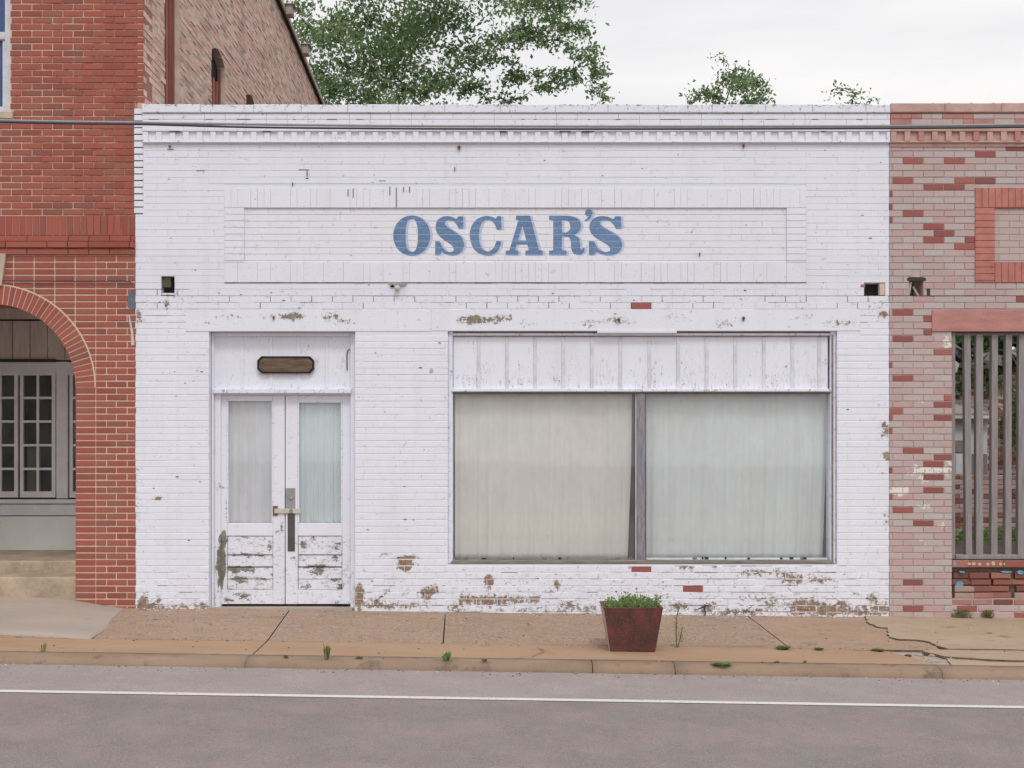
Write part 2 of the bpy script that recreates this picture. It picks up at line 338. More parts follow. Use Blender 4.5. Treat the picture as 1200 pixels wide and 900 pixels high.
# ------------------------------------------------------------------ mesh builder
class MB:
    def __init__(s): s.v = []; s.f = []; s.m = []; s.rnd = []; s.wear = []; s.mats = []
    def mat(s, name):
        if name not in s.mats: s.mats.append(name)
        return s.mats.index(name)
    def vert(s, p, rnd=.5, wear=0.):
        s.v.append(p); s.rnd.append(rnd); s.wear.append(wear); return len(s.v)-1
    def face(s, idx, mat): s.f.append(tuple(idx)); s.m.append(s.mat(mat))
    def brick(s, x0, x1, z0, z1, yf, dep, mat, bev=.003, rnd=.5, wear=None, nx=1, nz=1, tilt=.0, jz=0.):
        "box facing -Y with a bevelled, gridded front"
        if x1-x0 < .004 or z1-z0 < .004: return
        bev = min(bev, (x1-x0)*.3, (z1-z0)*.3); t = random.uniform(-tilt, tilt); j = [random.uniform(-jz, jz) for _ in range(4)]
        gx = [x0+bev+(x1-x0-2*bev)*i/nx for i in range(nx+1)]; gzz = [z0+bev+(z1-z0-2*bev)*i/nz for i in range(nz+1)]
        W = (lambda x, z: 0.) if wear is None else (wear if callable(wear) else (lambda x, z: wear))
        ids = [[s.vert((x, yf+t*((x-x0)/(x1-x0)-.5), z+(j[0] if q == 0 else j[1] if q == nz else 0)), rnd, W(x, z)) for x in gx] for q, z in enumerate(gzz)]
        mi = s.mat(mat)
        for q in range(nz):
            for i in range(nx): s.f.append((ids[q][i], ids[q][i+1], ids[q+1][i+1], ids[q+1][i])); s.m.append(mi)
        ring = ids[0][:]+[ids[q][nx] for q in range(1, nz+1)]+ids[nz][::-1][1:]+[ids[q][0] for q in range(nz-1, 0, -1)]
        o = []
        for k in ring:
            x, y, z = s.v[k]
            xx = x0 if abs(x-gx[0]) < 1e-9 else x1 if abs(x-gx[-1]) < 1e-9 else x
            q0 = k in ids[0]; q1 = k in ids[nz]
            zz = z0+j[0] if q0 else z1+j[1] if q1 else z
            o.append(s.vert((xx, yf+bev, zz), rnd, s.wear[k]))
        bk = [s.vert((s.v[k][0], yf+dep, s.v[k][2]), rnd, s.wear[k]) for k in o]
        n = len(ring)
        for k in range(n):
            k2 = (k+1) % n
            s.f.append((ring[k], o[k], o[k2], ring[k2])); s.m.append(mi)
            s.f.append((o[k], bk[k], bk[k2], o[k2])); s.m.append(mi)
        s.f.append(tuple(bk)); s.m.append(mi)
    def box(s, x0, x1, y0, y1, z0, z1, mat, rnd=.5, wear=0.):
        i = [s.vert((x, y, z), rnd, wear) for z in (z0, z1) for (x, y) in ((x0, y0), (x1, y0), (x1, y1), (x0, y1))]
        for q in ((0, 3, 2, 1), (4, 5, 6, 7), (0, 1, 5, 4), (1, 2, 6, 5), (2, 3, 7, 6), (3, 0, 4, 7)): s.face([i[k] for k in q], mat)
    def hull8(s, pts, mat, rnd=.5, wear=0.):
        i = [s.vert(tuple(p), rnd, wear) for p in pts]
        for q in ((0, 3, 2, 1), (4, 5, 6, 7), (0, 1, 5, 4), (1, 2, 6, 5), (2, 3, 7, 6), (3, 0, 4, 7)): s.face([i[k] for k in q], mat)
    def poly(s, loops, to3, t, mat, rnd=.5, wear=0., backmat=None, sidemat=None):
        "extrude 2D loops (outer, holes); to3(u, v, w) -> point; w from 0 to t"
        flat = [p for lp in loops for p in lp]
        tris = geometry.tessellate_polygon([[Vector((p[0], p[1], 0)) for p in lp] for lp in loops])
        a = [s.vert(to3(p[0], p[1], 0), rnd, wear) for p in flat]; b = [s.vert(to3(p[0], p[1], t), rnd, wear) for p in flat]
        for q in tris: s.face([a[k] for k in q], mat); s.face([b[k] for k in q[::-1]], backmat or mat)
        o = 0
        for lp in loops:
            n = len(lp)
            for k in range(n): s.face((a[o+k], b[o+k], b[o+(k+1) % n], a[o+(k+1) % n]), sidemat or mat)
            o += n
    def wall(s, loops, y0, y1, mat, **k): s.poly(loops, lambda u, v, w_: (u, y0+w_, v), y1-y0, mat, **k)
    def tube(s, pts, rad, mat, n=8, rnd=.5, cap=True):
        pts = [Vector(p) for p in pts]; rad = rad if isinstance(rad, (list, tuple)) else [rad]*len(pts)
        rings = []
        for i, p in enumerate(pts):
            d = (pts[min(i+1, len(pts)-1)]-pts[max(i-1, 0)]).normalized()
            a = d.orthogonal().normalized() if i == 0 else (pa-d*pa.dot(d)).normalized()
            pa = a; b = d.cross(a)
            rings.append([s.vert(tuple(p+(a*math.cos(2*math.pi*k/n)+b*math.sin(2*math.pi*k/n))*rad[i]), rnd) for k in range(n)])
        for i in range(len(rings)-1):
            for k in range(n): s.face((rings[i][k], rings[i][(k+1) % n], rings[i+1][(k+1) % n], rings[i+1][k]), mat)
        if cap: s.face(rings[0][::-1], mat); s.face(rings[-1], mat)
    def blob(s, c, r, mat, seg=8, rnd=.5, jit=.0):
        rows = []
        for i in range(1, seg):
            th = math.pi*i/seg; rows.append([s.vert((c[0]+r[0]*math.sin(th)*math.cos(2*math.pi*k/seg)*(1+random.uniform(-jit, jit)), c[1]+r[1]*math.sin(th)*math.sin(2*math.pi*k/seg)*(1+random.uniform(-jit, jit)), c[2]+r[2]*math.cos(th)), rnd) for k in range(seg)])
        t = s.vert((c[0], c[1], c[2]+r[2]), rnd); b = s.vert((c[0], c[1], c[2]-r[2]), rnd)
        for k in range(seg):
            s.face((t, rows[0][k], rows[0][(k+1) % seg]), mat); s.face((b, rows[-1][(k+1) % seg], rows[-1][k]), mat)
            for i in range(len(rows)-1): s.face((rows[i][k], rows[i+1][k], rows[i+1][(k+1) % seg], rows[i][(k+1) % seg]), mat)
    def leaves(s, P, size, mat, rnd, up=.3):
        "rhombic leaves at the points P (n,3)"
        n = len(P)
        a = rng.normal(size=(n, 3)); a /= np.linalg.norm(a, axis=1)[:, None]
        b = rng.normal(size=(n, 3)); b[:, 2] += up; b -= a*(a*b).sum(1)[:, None]; b /= np.linalg.norm(b, axis=1)[:, None]
        sz = size*rng.uniform(.6, 1.25, n)[:, None]
        c = np.cross(a, b)*sz*.12
        q = np.stack([P-a*sz*.5, P+b*sz*.26+c, P+a*sz*.5, P-b*sz*.26+c], 1).reshape(-1, 3)
        o = len(s.v); s.v.extend(map(tuple, q.tolist())); s.rnd.extend(np.repeat(rnd, 4).tolist()); s.wear.extend([0.]*(4*n))
        mi = s.mat(mat)
        s.f.extend([(o+4*k, o+4*k+1, o+4*k+2, o+4*k+3) for k in range(n)]); s.m.extend([mi]*n)
    def build(s, name, parent=None, origin=None, fix=True):
        org = Vector(origin) if origin else (parent.location.copy() if (parent and parent.parent is None) else (Vector((0, 0, 0))))
        if parent and not origin: org = world_loc(parent)
        me = bpy.data.meshes.new(name)
        me.from_pydata([(p[0]-org.x, p[1]-org.y, p[2]-org.z) for p in s.v], [], s.f)
        for m in s.mats: me.materials.append(M[m])
        me.polygons.foreach_set('material_index', s.m)
        for nm, dat in (('rnd', s.rnd), ('wear', s.wear)):
            at = me.attributes.new(nm, 'FLOAT', 'POINT'); at.data.foreach_set('value', dat)
        if fix:
            bm = bmesh.new(); bm.from_mesh(me); bmesh.ops.recalc_face_normals(bm, faces=bm.faces); bm.to_mesh(me); bm.free()
        me.update()
        o = bpy.data.objects.new(name, me); COL.objects.link(o)
        if parent: o.parent = parent; o.location = org-world_loc(parent)
        else: o.location = org
        return o
def world_loc(o):
    l = o.location.copy()
    while o.parent: o = o.parent; l += o.location
    return l
def smooth(o):
    o.data.polygons.foreach_set('use_smooth', [True]*len(o.data.polygons)); return o
def tag(o, label=None, cat=None, group=None, kind=None):
    if label: o['label'] = label
    if cat: o['category'] = cat
    if group: o['group'] = group
    if kind: o['kind'] = kind
    return o
def thing(name, loc, label, cat, group=None):
    e = bpy.data.objects.new(name, None); COL.objects.link(e); e.location = loc; e.empty_display_size = .2
    return tag(e, label, cat, group)
def rect(x0, x1, z0, z1): return [(x0, z0), (x1, z0), (x1, z1), (x0, z1)]
def prect(a, b, c, d): return rect(X(a), X(b), Z(d), Z(c))   # px left, right, top row, bottom row

# wear patches of the white front (px, py, rx, ry, strength)
PATCH = [(312, 371, 9, 3, .50), (343, 371, 12, 4, .85), (388, 371, 9, 4, .65), (405, 377, 12, 2.5, .5), (245, 378, 6, 2, .5), (270, 371, 16, 3, .45),
 (556, 375, 15, 5, .85), (585, 374, 9, 4, .7), (597, 372, 5, 3, .6), (620, 380, 10, 3, .4), (690, 379, 9, 4, .55), (725, 376, 16, 4, .5), (790, 372, 12, 4, .3), (848, 380, 10, 4, .5), (985, 378, 14, 4, .55), (945, 371, 8, 3, .4),
 (475, 660, 6.5, 8, 1.5), (452, 650, 3, 3, .8), (487, 660, 4, 3, .6), (500, 695, 9, 6, .8), (453, 697, 4, 3, .8), (475, 697, 5, 3, .7), (421, 700, 5, 14, 1.0), (460, 710, 40, 5, .62), (440, 706, 8, 6, .7), (510, 690, 8, 4, .6),
 (168, 708, 7, 7, .95), (178, 712, 14, 5, .8), (185, 706, 4, 5, .8), (205, 712, 30, 4, .62), (237, 712, 8, 5, .7),
 (573, 681, 5, 7, 1.05), (653, 684, 4, 4, .95), (547, 703, 9, 5, .9), (575, 704, 26, 5, .85), (600, 704, 20, 4, .75), (626, 703, 7, 5, .8), (668, 711, 12, 5, .7), (690, 714, 16, 4, .7), (620, 714, 60, 3, .6), (535, 712, 10, 6, .6),
 (840, 662, 6, 2, .9), (885, 672, 16, 2.5, .7), (915, 673, 12, 3, .8), (930, 680, 12, 5, .85), (960, 681, 18, 3, .75), (945, 712, 22, 9, .85), (903, 705, 18, 9, .5), (880, 700, 14, 6, .4), (830, 713, 10, 5, .8), (860, 716, 40, 4, .65), (970, 716, 16, 6, .9), (795, 712, 14, 5, .6), (745, 664, 8, 3, .8), (805, 664, 8, 3, .8),
 (985, 712, 10, 8, .75), (1022, 702, 6, 6, .75), (1033, 714, 12, 6, .85), (1003, 697, 6, 2.5, .7), (1010, 716, 20, 5, .8),
 (1037, 503, 5, 8, .95), (1041, 535, 2.5, 4, 1.1), (1036, 368, 7, 4, .85), (1030, 353, 12, 3, .45), (1041, 610, 3, 10, .5),
 (163, 372, 4, 9, .7), (160, 585, 3, 40, .35), (184, 585, 2, 3, .9), (195, 357, 3, 5, .8), (205, 344, 8, 3, .6), (865, 300, 10, 5, -.1)]
PATCH = [(a, b, rx*1.1, ry, s_*.95) if q < 17 else (a, b, rx, ry, s_) for q, (a, b, rx, ry, s_) in enumerate(PATCH)]
def wear(x, z):
    px, py = PX(x), PY(z); w_ = 0.
    if py > 655: w_ += .16*min(1, (py-655)/50)
    if 340 < py < 364: w_ += .10
    if px > 525 and px < 983 and py > 660: w_ += .10
    for a, b, rx, ry, s in PATCH:
        d = ((px-a)/rx)**2+((py-b)/ry)**2
        if d < 2: w_ = max(w_, s*max(0, 1-d/2)**.5+.03) if s > 0 else w_
    return w_

PIT, BR = 7.72, 24.15                                   # course pitch and brick pitch in photo pixels at the facade
def course(mb, a, b, top, bot, yf, mat, phase=0., hj=.010, vj=.010, jit=.0012, dep=.05, bev=.003, wfn=None, nx=1, rndf=None, L_=BR, matf=None, tilt=.0015, cut=None, ojz=.001, hx=.0012, merge=False):
    "one row of bricks from px a to px b, between rows top and bottom (joint centres)"
    x = a-((a-phase) % L_); row = []
    while x < b:
        st_ = L_*(random.choice((1, 1, 2, 2, 3, 4)) if merge else 1)
        row.append((max(x, a), min(x+st_, b))); x += st_
    for (u, v_) in row:
        if v_-u < 2.2: continue
        segs = [(u, v_)]
        if cut: segs = cut(u, v_, top, bot)
        for (p, q) in segs:
            if q-p < 1.5: continue
            hk_ = hj*random.uniform(.25, 1.5) if merge else hj
            x0, x1 = X(p)+(vj/2), X(q)-(vj/2)
            if p <= a+.01: x0 = X(p)
            if q >= b-.01: x1 = X(q)
            if p > u: x0 = X(p)
            if q < v_: x1 = X(q)
            r = random.random() if rndf is None else rndf((p+q)/2, (top+bot)/2)
            mm = mat if matf is None else matf((p+q)/2, (top+bot)/2, r)
            if mm is None: continue
            mb.brick(x0+random.uniform(-hx, hx), x1+random.uniform(-hx, hx), Z(bot)+hk_/2, Z(top)-hk_/2, yf+random.uniform(-jit, jit), dep, mm, bev, r, wfn, nx, 1, tilt, ojz)

def cutter(rects):
    "removes rectangles (px l, r, t, b) from a brick"
    def f(u, v_, t, b):
        segs = [(u, v_)]
        for (l, r, tt, bb) in rects:
            if b-1.5 > tt and t+1.5 < bb:
                ns = []
                for p, q in segs:
                    if q <= l or p >= r: ns.append((p, q)); continue
                    if p < l: ns.append((p, l))
                    if q > r: ns.append((r, q))
                segs = ns
        return segs
    return f

# =================================================================== GROUND
def sheet(name, pts, mat, kind='structure', nx=40, ny=6, dz=0.):
    pass
g = MB()
for (xa, xb) in ((-400, -60), (-60, -12), (-12, 12), (12, 60), (60, 400)):
    for (ya, yb) in ((-400, -60), (-60, -12), (-12, 0), (0, 40), (40, 400)):
        q = [(xa, ya), (xb, ya), (xb, yb), (xa, yb)]
        ids = [g.vert((x, y, -0.30-.0135*max(-60, min(60, x)))) for x, y in q]; g.face(ids, 'earth')
tag(g.build('ground'), kind='structure')

def zroad(x, Y): return -0.113-.0150*x*1.06+.0105*min(4.2, max(0, -2.95-Y))
r = MB()
xs = [-80, -40, -20]+[-10+k for k in range(21)]+[20, 40, 80]
def strip(mb, y0, y1, mat, zf, xs=xs, n=2, th=None):
    ys = [y0+(y1-y0)*k/n for k in range(n+1)]
    ids = [[mb.vert((x, y, zf(x, y)), .5, 0) for x in xs] for y in ys]
    for j in range(n):
        for i in range(len(xs)-1): mb.face((ids[j][i], ids[j][i+1], ids[j+1][i+1], ids[j+1][i]), mat)
strip(r, -12.4, -4.13, 'asphalt', zroad, n=8)
strip(r, -4.13, -2.93, 'shoulder', zroad, n=3)
tag(r.build('road'), kind='structure')
r = MB(); strip(r, -4.185, -4.095, 'line', lambda x, y: zroad(x, y)+.004, n=1)
tag(r.build('road_marking'), kind='structure')
r = MB()
strip(r, -22, -12.55, 'walk', lambda x, y: zroad(x, -12.4)+.10); strip(r, -12.55, -12.4, 'kerb', lambda x, y: zroad(x, -12.4)+.10, n=1)
ids = [[r.vert((x, -12.4, zroad(x, -12.4)+h)) for x in xs] for h in (-.02, .10)]
for i in range(len(xs)-1): r.face((ids[0][i], ids[0][i+1], ids[1][i+1], ids[1][i]), 'kerb')
tag(r.build('far_pavement'), kind='structure')

# kerb: rounded profile, in lengths separated by fine joints
kb = MB()
prof = [(-2.70, 0.0), (-2.80, .0), (-2.845, -.004), (-2.885, -.014), (-2.912, -.032), (-2.925, -.055), (-2.93, -.09), (-2.93, -.20), (-2.70, -.20)]
joints = [-9.0, -5.8, X(289, -2.85), X(694, -2.85), X(790, -2.85), X(1101, -2.85), 6.5, 9.5]
for a, b in zip(joints[:-1], joints[1:]):
    n = max(4, int((b-a)/.12)); xs_ = [a+.004+(b-a-.008)*k/n for k in range(n+1)]; rr = random.random(); rings = []
    for x in xs_:
        j1 = .0025*math.sin(x*9.1)+.002*math.sin(x*23.7+1); rings.append([kb.vert((x, y+(j1 if k in (3, 4, 5) else 0), gz(x, y)+z+j1*.5), rr, 0) for k, (y, z) in enumerate(prof)])
    for i in range(n):
        for k in range(len(prof)): k2 = (k+1) % len(prof); kb.face((rings[i][k], rings[i][k2], rings[i+1][k2], rings[i+1][k]), 'kerb')
    kb.face(rings[0], 'kerb'); kb.face(rings[-1][::-1], 'kerb')
for (a, b) in ((-80, -9.0), (9.5, 80)):
    rings = [[kb.vert((x, y, gz(x, y)+z)) for (y, z) in prof] for x in (a, b)]
    for k in range(len(prof)): k2 = (k+1) % len(prof); kb.face((rings[0][k], rings[0][k2], rings[1][k2], rings[1][k]), 'kerb')
tag(smooth(kb.build('kerb')), kind='structure')

# pavement slabs
sw = MB()
def fillpts(lp, step=.25):
    o = []
    for k in range(len(lp)):
        a, b = lp[k], lp[(k+1) % len(lp)]; n = max(1, int(math.hypot(b[0]-a[0], b[1]-a[1])/step))
        for i in range(n): o.append((a[0]+(b[0]-a[0])*i/n, a[1]+(b[1]-a[1])*i/n))
    return o
def jagged(P, amp, step=.05):
    o = []
    for a, b in zip(P[:-1], P[1:]):
        n = max(1, int(math.hypot(b[0]-a[0], b[1]-a[1])/step))
        for i in range(n): o.append((a[0]+(b[0]-a[0])*i/n+random.uniform(-amp, amp)*(i > 0), a[1]+(b[1]-a[1])*i/n+random.uniform(-amp, amp)*(i > 0)))
    return o+[P[-1]]
def slab(mb, lp, mat, lift=0., rnd=None, wr=1., tilt=None):
    rnd = random.random() if rnd is None else rnd
    lp = fillpts(lp); lf = tilt or (lambda x, y: lift)
    mb.poly([lp], lambda u, v, w_: (u, v, gz(u, v)+lf(u, v)-w_), .07, mat, rnd=rnd, wear=wr, sidemat='joint_shade_earth')
def gp(*a): return [G(px, py) for px, py in a]
YB = .30                                                # slabs run on under the facade
def up(px, py, Y=YB):
    x, y = G(px, py); return (x, Y)
g1 = .006
# rear slabs (wall side)
SY = -2.0
xr1a, xr1b = G(335, 716)[0], G(306, 757)[0]
slab(sw, [(-9, SY), (xr1b-g1, SY), (xr1a-g1, YB), (-9, YB)], 'walk', 0, .25)
slab(sw, [(xr1b+g1, SY), (G(519, 755)[0]-g1, SY), (G(521, 716)[0]-g1, YB), (xr1a+g1, YB)], 'walk', 0, .55)
dL = [(G(917, 753)[0]), (G(879, 724)[0])]
slab(sw, [(G(519, 755)[0]+g1, SY), (dL[0]-g1, SY), (dL[1]-g1, YB), (G(521, 716)[0]+g1, YB)], 'walk', 0, .8)
crk = [(1014, 724), (1018, 731), (1027, 735.5), (1040, 737), (1040, 741), (1042, 748), (1055, 751), (1075, 751.5), (1090, 754), (1097, 758)]
cw0 = [G(*p) for p in crk]; cw = jagged(cw0, .016)
slab(sw, [(dL[0]+g1, SY), (cw[-1][0]-.02, SY)]+[(x-.006, y-.004) for x, y in cw[::-1][1:]]+[(cw[0][0]-.01, YB), (dL[1]+g1, YB)], 'walk', 0, .15, .5)
offs = [.0, .012, .0, .004, .0, .010, .026, .016, .006, .0]
slab(sw, [(x+.004, y+o+.004) for (x, y), o in [(c_, offs[min(range(len(cw0)), key=lambda i_: (cw0[i_][0]-c_[0])**2+(cw0[i_][1]-c_[1])**2)]) for c_ in cw]]+[(cw[-1][0]+.05, SY+.015), (9, SY+.02), (9, YB), (cw[0][0]+.01, YB)], 'slab_right', .012, .3, .15,
     tilt=lambda x, y: .006+.010*max(0, 1-abs(x-4.2)/1.5))
# front strip
sx = lambda px, py=772: G(px, py)[0]
s1, s2 = sx(290), sx(1098)
F0, F1 = -2.698, SY-.004
slab(sw, [(-9, F0), (s1-g1, F0), (xr1b-g1, F1), (-9, F1)], 'strip', -.001, .4, 0)
slab(sw, [(s1+g1, F0)]+jagged([(s2-.08, F0), (s2-.18, F0+.25), (s2-.30, F1-.1), (s2-.36, F1)], .014)+[(xr1b+g1, F1)], 'strip', 0, .5, 0)
slab(sw, [(s2-.38, F0+.0), (s2+.14, F0), (s2+.14, F1-.02), (s2-.38, F1-.02)], 'ramp', -.016, .6, .6)
for q in range(16):
    cx_, cy_, rr_ = s2+random.uniform(-.22, .03), F0+random.uniform(.08, .55), random.uniform(.012, .04)
    sw.blob((cx_, cy_, gz(cx_, cy_)-.012), (rr_, rr_*.8, rr_*.45), random.choice(('ramp', 'slab_right', 'dirt')), 6, jit=.3)
slab(sw, [(s2+.03, F0), (9, F0), (9, F0+.12)]+jagged([(s2+.45, F0+.20), (s2+.1, F0+.34), (s2+.03, F0)], .01)[:-1], 'slab_right', -.004, .1, 0)
slab(sw, [(s2+.08, F0+.352), (s2+.46, F0+.208), (9, F0+.128), (9, F1)]+jagged([(s2+.12, F1-.01), (s2-.02, F1-.10), (s2+.08, F0+.352)], .014)[:-1], 'slab_right', .010, .6, .2)
slab(sw, [(-80, F0), (-9.01, F0), (-9.01, .3), (-80, .3)], 'walk'); slab(sw, [(9.01, F0), (80, F0), (80, .3), (9.01, .3)], 'walk')
tag(sw.build('pavement'), kind='structure')
# hairline cracks as thin shallow strips of dirt
ck = MB()
def crackline(pts, wd=.006):
    P = [G(*p) for p in pts]; Q = []
    for (a, b) in zip(P[:-1], P[1:]):
        n = max(2, int(math.hypot(b[0]-a[0], b[1]-a[1])/.04))
        for i in range(n): Q.append((a[0]+(b[0]-a[0])*i/n+random.uniform(-.008, .008), a[1]+(b[1]-a[1])*i/n+random.uniform(-.010, .010)))
    Q.append(P[-1]); L1 = []; L2 = []
    for i, (x, y) in enumerate(Q):
        k = wd*random.uniform(.3, 1)*(0.15 if i in (0, len(Q)-1) else 1); zz = gz(x, y)+.032 if x > 3.6 and y > SY else gz(x, y)+.004
        zz = gz(x, y)+(.0135 if x > s2 and y < SY else .021 if (x > 3.75 and y > SY) else .004)
        L1.append(ck.vert((x, y-k, zz))); L2.append(ck.vert((x, y+k, zz)))
    for i in range(len(Q)-1): ck.face((L1[i], L1[i+1], L2[i+1], L2[i]), 'joint_shade_earth')
crackline([(626, 757), (633, 761), (640, 763), (630, 767), (622, 771)], .012)
crackline([(633, 761), (638, 764), (632, 768)], .02)
crackline([(1100, 736), (1108, 737), (1124, 736.5)], .012)
crackline([(990, 762), (1010, 762.5), (1040, 763)], .008)
crackline([(1150, 741), (1158, 744), (1164, 743)], .015); crackline([(1168, 747), (1180, 748), (1190, 749)], .018)
crackline([(1125, 770), (1150, 774), (1200, 776)], .006)
crackline([(810, 757), (850, 757.5), (900, 757.5)], .005); crackline([(560, 757), (580, 757)], .008)
tag(ck.build('pavement_cracks'), kind='structure')

# =================================================================== WHITE STOREFRONT
ST = thing('storefront_building', (0, 0, 0), 'single-storey white painted brick storefront with a blue painted name on its front', 'building')
TOPZ = Z(124)
XL, XR = X(158.5), X(1042)
OPEN = [(245, 416, 388, 740), (525, 981, 387.5, 661)]   # door, window
HOLES = [(189, 205, 324, 346.7), (1013, 1037, 331.2, 346.7)]
e = .003
fw = MB()
loops = [rect(XL+.002, XR-.002, -.35, Z(135))]
loops.append(rect(X(245)-e, X(416)+e, .0-.30, Z(388)+e))
for (l_, r_, t_, b_) in [OPEN[1]]+HOLES: loops.append(rect(X(l_)-e, X(r_)+e, Z(b_)-e, Z(t_)+e))
PL, PR, PT, PB = 286, 922, 243.5, 307.5                 # recessed sign field
loops.append(rect(X(PL)-e, X(PR)+e, Z(PB)-e, Z(PT)+e))
# outer loop handled without touching holes at the base: door hole stays above the outer loop's bottom
fw.wall(loops, .0040, .30, 'white_mortar')
fw.wall([rect(X(PL)-.03, X(PR)+.03, Z(PB)-.03, Z(PT)+.03)], .0215, .10, 'white_mortar')
fw.box(X(240), X(421), .31, .36, -.3, Z(380), 'room') if False else None
band_cut = (217.5, 1008, 362, 388)
cutw = cutter([OPEN[0], OPEN[1], band_cut, (263, 945, 220, 331.25)]+[(a+random.uniform(-1, 1), b+random.uniform(-1, 1), c, d) for a, b, c, d in HOLES])
BARE = [(749, 357), (817, 691), (740, 664)]
def wmat(px, py, r_):
    for (a, b) in BARE:
        if abs(px-a) < 12 and abs(py-b) < 4: return 'bare_brick'
    return 'white'
y0 = 346.75
k = -23
while True:
    top, bot = y0+PIT*k, y0+PIT*(k+1)
    if top > 740: break
    if bot > 170:
        left = 168.5 if bot < 250 else 158.5
        worn = top > 655 or (338 < top < 362)
        hh = .0080 if top > 385 else .0042
        course(fw, left, 1042, max(top, 169), bot, 0, 'white', phase=(k % 2)*BR/2+3, hj=hh*random.uniform(.6, 1.2), vj=.006 if worn else random.choice((.0008, .0012, .0022)), jit=.0012 if not worn else .003, bev=.0022 if top < 385 else .003, wfn=wear, nx=7 if (worn or 362 < top < 388) else 3, cut=cutw, matf=wmat, ojz=.0008, merge=(top < 338 or (388 < top < 655 and (k % 5) != 2)))
    k += 1
# frame of soldier bricks round the sign field (proud of the wall)
fy = -.006
def soldier(a, b, t, bt, step=7.75, yf=fy):
    x = a
    while x < b-1:
        x2 = min(x+step*random.choice((1, 1, 2, 3)), b); q_ = random.choice((.0003, .0006, .0012))
        fw.brick(X(x)+q_, X(x2)-q_, Z(bt)+.001, Z(t)-.001, yf+random.uniform(-.0012, .0012), .06, 'white', .0018, random.random(), wear, 1, 3, .001)
        x = x2
soldier(263, 945, 220.3, PT); soldier(263, 945, PB, 331.0)
for (a, b) in ((263, PL), (PR, 945)):
    z = PT
    while z < PB-1: fw.brick(X(a), X(b), Z(min(z+7.75, PB))+.002, Z(z)-.002, fy+random.uniform(-.001, .001), .06, 'white', .0025, random.random(), wear, 3, 1, .001); z += 7.75
JOINTS = []
z = PT; kk = 0
while z < PB-1:
    b2 = min(z+PIT, PB); JOINTS.append(b2)
    course(fw, PL, PR, z, b2, .0155, 'cream_panel', phase=(kk % 2)*BR/2, hj=.0045, vj=.0012, jit=.0003, bev=.0022, tilt=0, ojz=0, wfn=lambda x, z: 0.0, nx=2, merge=True); z = b2; kk += 1
# dirty open joints
def joint_strip(a, b, row, h=.006, y=.0035, gap=.0):
    x = a
    while x < b:
        x2 = min(b, x+random.uniform(4, 22))
        if random.random() >= gap:
            dz = random.uniform(-.0012, .0012); hh = h*random.uniform(.45, 1.2)
            fw.box(X(x), X(x2), y, y+.01, Z(row)+dz-hh/2, Z(row)+dz+hh/2, 'dirt')
        x = x2
joint_strip(160, 1012, 346.75, .0095); joint_strip(160, 340, 362, .005, gap=.2); joint_strip(340, 1008, 362, .003, gap=.45)
joint_strip(263, 945, 331.6, .006, y=-.004); joint_strip(1012, 1042, 346.75, .014)
joint_strip(160, 190, 339, .010); joint_strip(205, 222, 339, .008); joint_strip(934, 1005, 338, .007, gap=.35)
joint_strip(160, 1042, 354.4, .006, gap=.5); joint_strip(160, 217, 369.9, .005, gap=.3); joint_strip(160, 217, 377.6, .008, gap=.3); joint_strip(600, 900, 339, .003, gap=.4)
joint_strip(1008, 1042, 369.9, .004, gap=.4); joint_strip(1008, 1042, 377.6, .005, gap=.4)
for kk_ in range(38, 49):
    rr = y0+PIT*kk_
    if rr > 662:
        g_ = .93-.06*(kk_-40); joint_strip(790, 980, rr, .0055, gap=.45); joint_strip(527, 790, rr, .005, gap=min(.95, g_+.25)); joint_strip(985, 1041, rr, .005, gap=max(.3, g_)); joint_strip(162, 243, rr, .005, gap=max(.35, g_+.1)); joint_strip(418, 522, rr, .005, gap=max(.35, g_))
for kx in range(90):
    px_ = random.uniform(165, 1035); rr = random.choice((346.75, 354.4, 346.75, 339))
    if 263 < px_ < 945 and rr < 346: continue
    zc = (rr+rr+PIT)/2
    kk2 = round((rr-y0)/PIT); ph = (kk2 % 2)*BR/2+3; px_ = ph+round((px_-ph)/BR)*BR
    if 160 < px_ < 1040 and random.random() < .75: fw.box(X(px_)-.003, X(px_)+.003, .0035, .0135, Z(rr+PIT-.8), Z(rr+.8), 'dirt')
for kx in range(150):                                    # small nail holes and open pinholes
    px_, py_ = random.uniform(170, 1035), random.uniform(175, 700)
    if any(l_-6 < px_ < r_+6 and t_-6 < py_ < b_+6 for (l_, r_, t_, b_) in OPEN) or 460 < px_ < 735 and 240 < py_ < 305: continue
    if 262 < px_ < 946 and 218 < py_ < 333: continue
    s_ = random.choice((.004, .006, .008, .012)); fw.box(X(px_)-s_*random.uniform(.5, 2.5), X(px_)+s_*.5, -.0035, .02, Z(py_)-s_*.35, Z(py_)+s_*.35, 'dirt')
for (a_, c_, d_) in ((408, 222, 230), (414, 221, 232), (457, 219, 229), (464.5, 220, 243), (473, 219, 225), (480, 219, 226), (360, 200, 207), (533, 196, 201), (820, 296, 300), (343, 214, 218)): fw.box(X(a_)-.003, X(a_)+.003, -.0135, .02, Z(d_), Z(c_), 'dirt')
for (a_, b_, c_) in ((230, 240, 200), (444, 452, 212), (470, 486, 222), (600, 640, 222), (196, 204, 175), (350, 362, 199)): fw.box(X(a_), X(b_), -.003, .02, Z(c_)-.003, Z(c_)+.003, 'dirt')
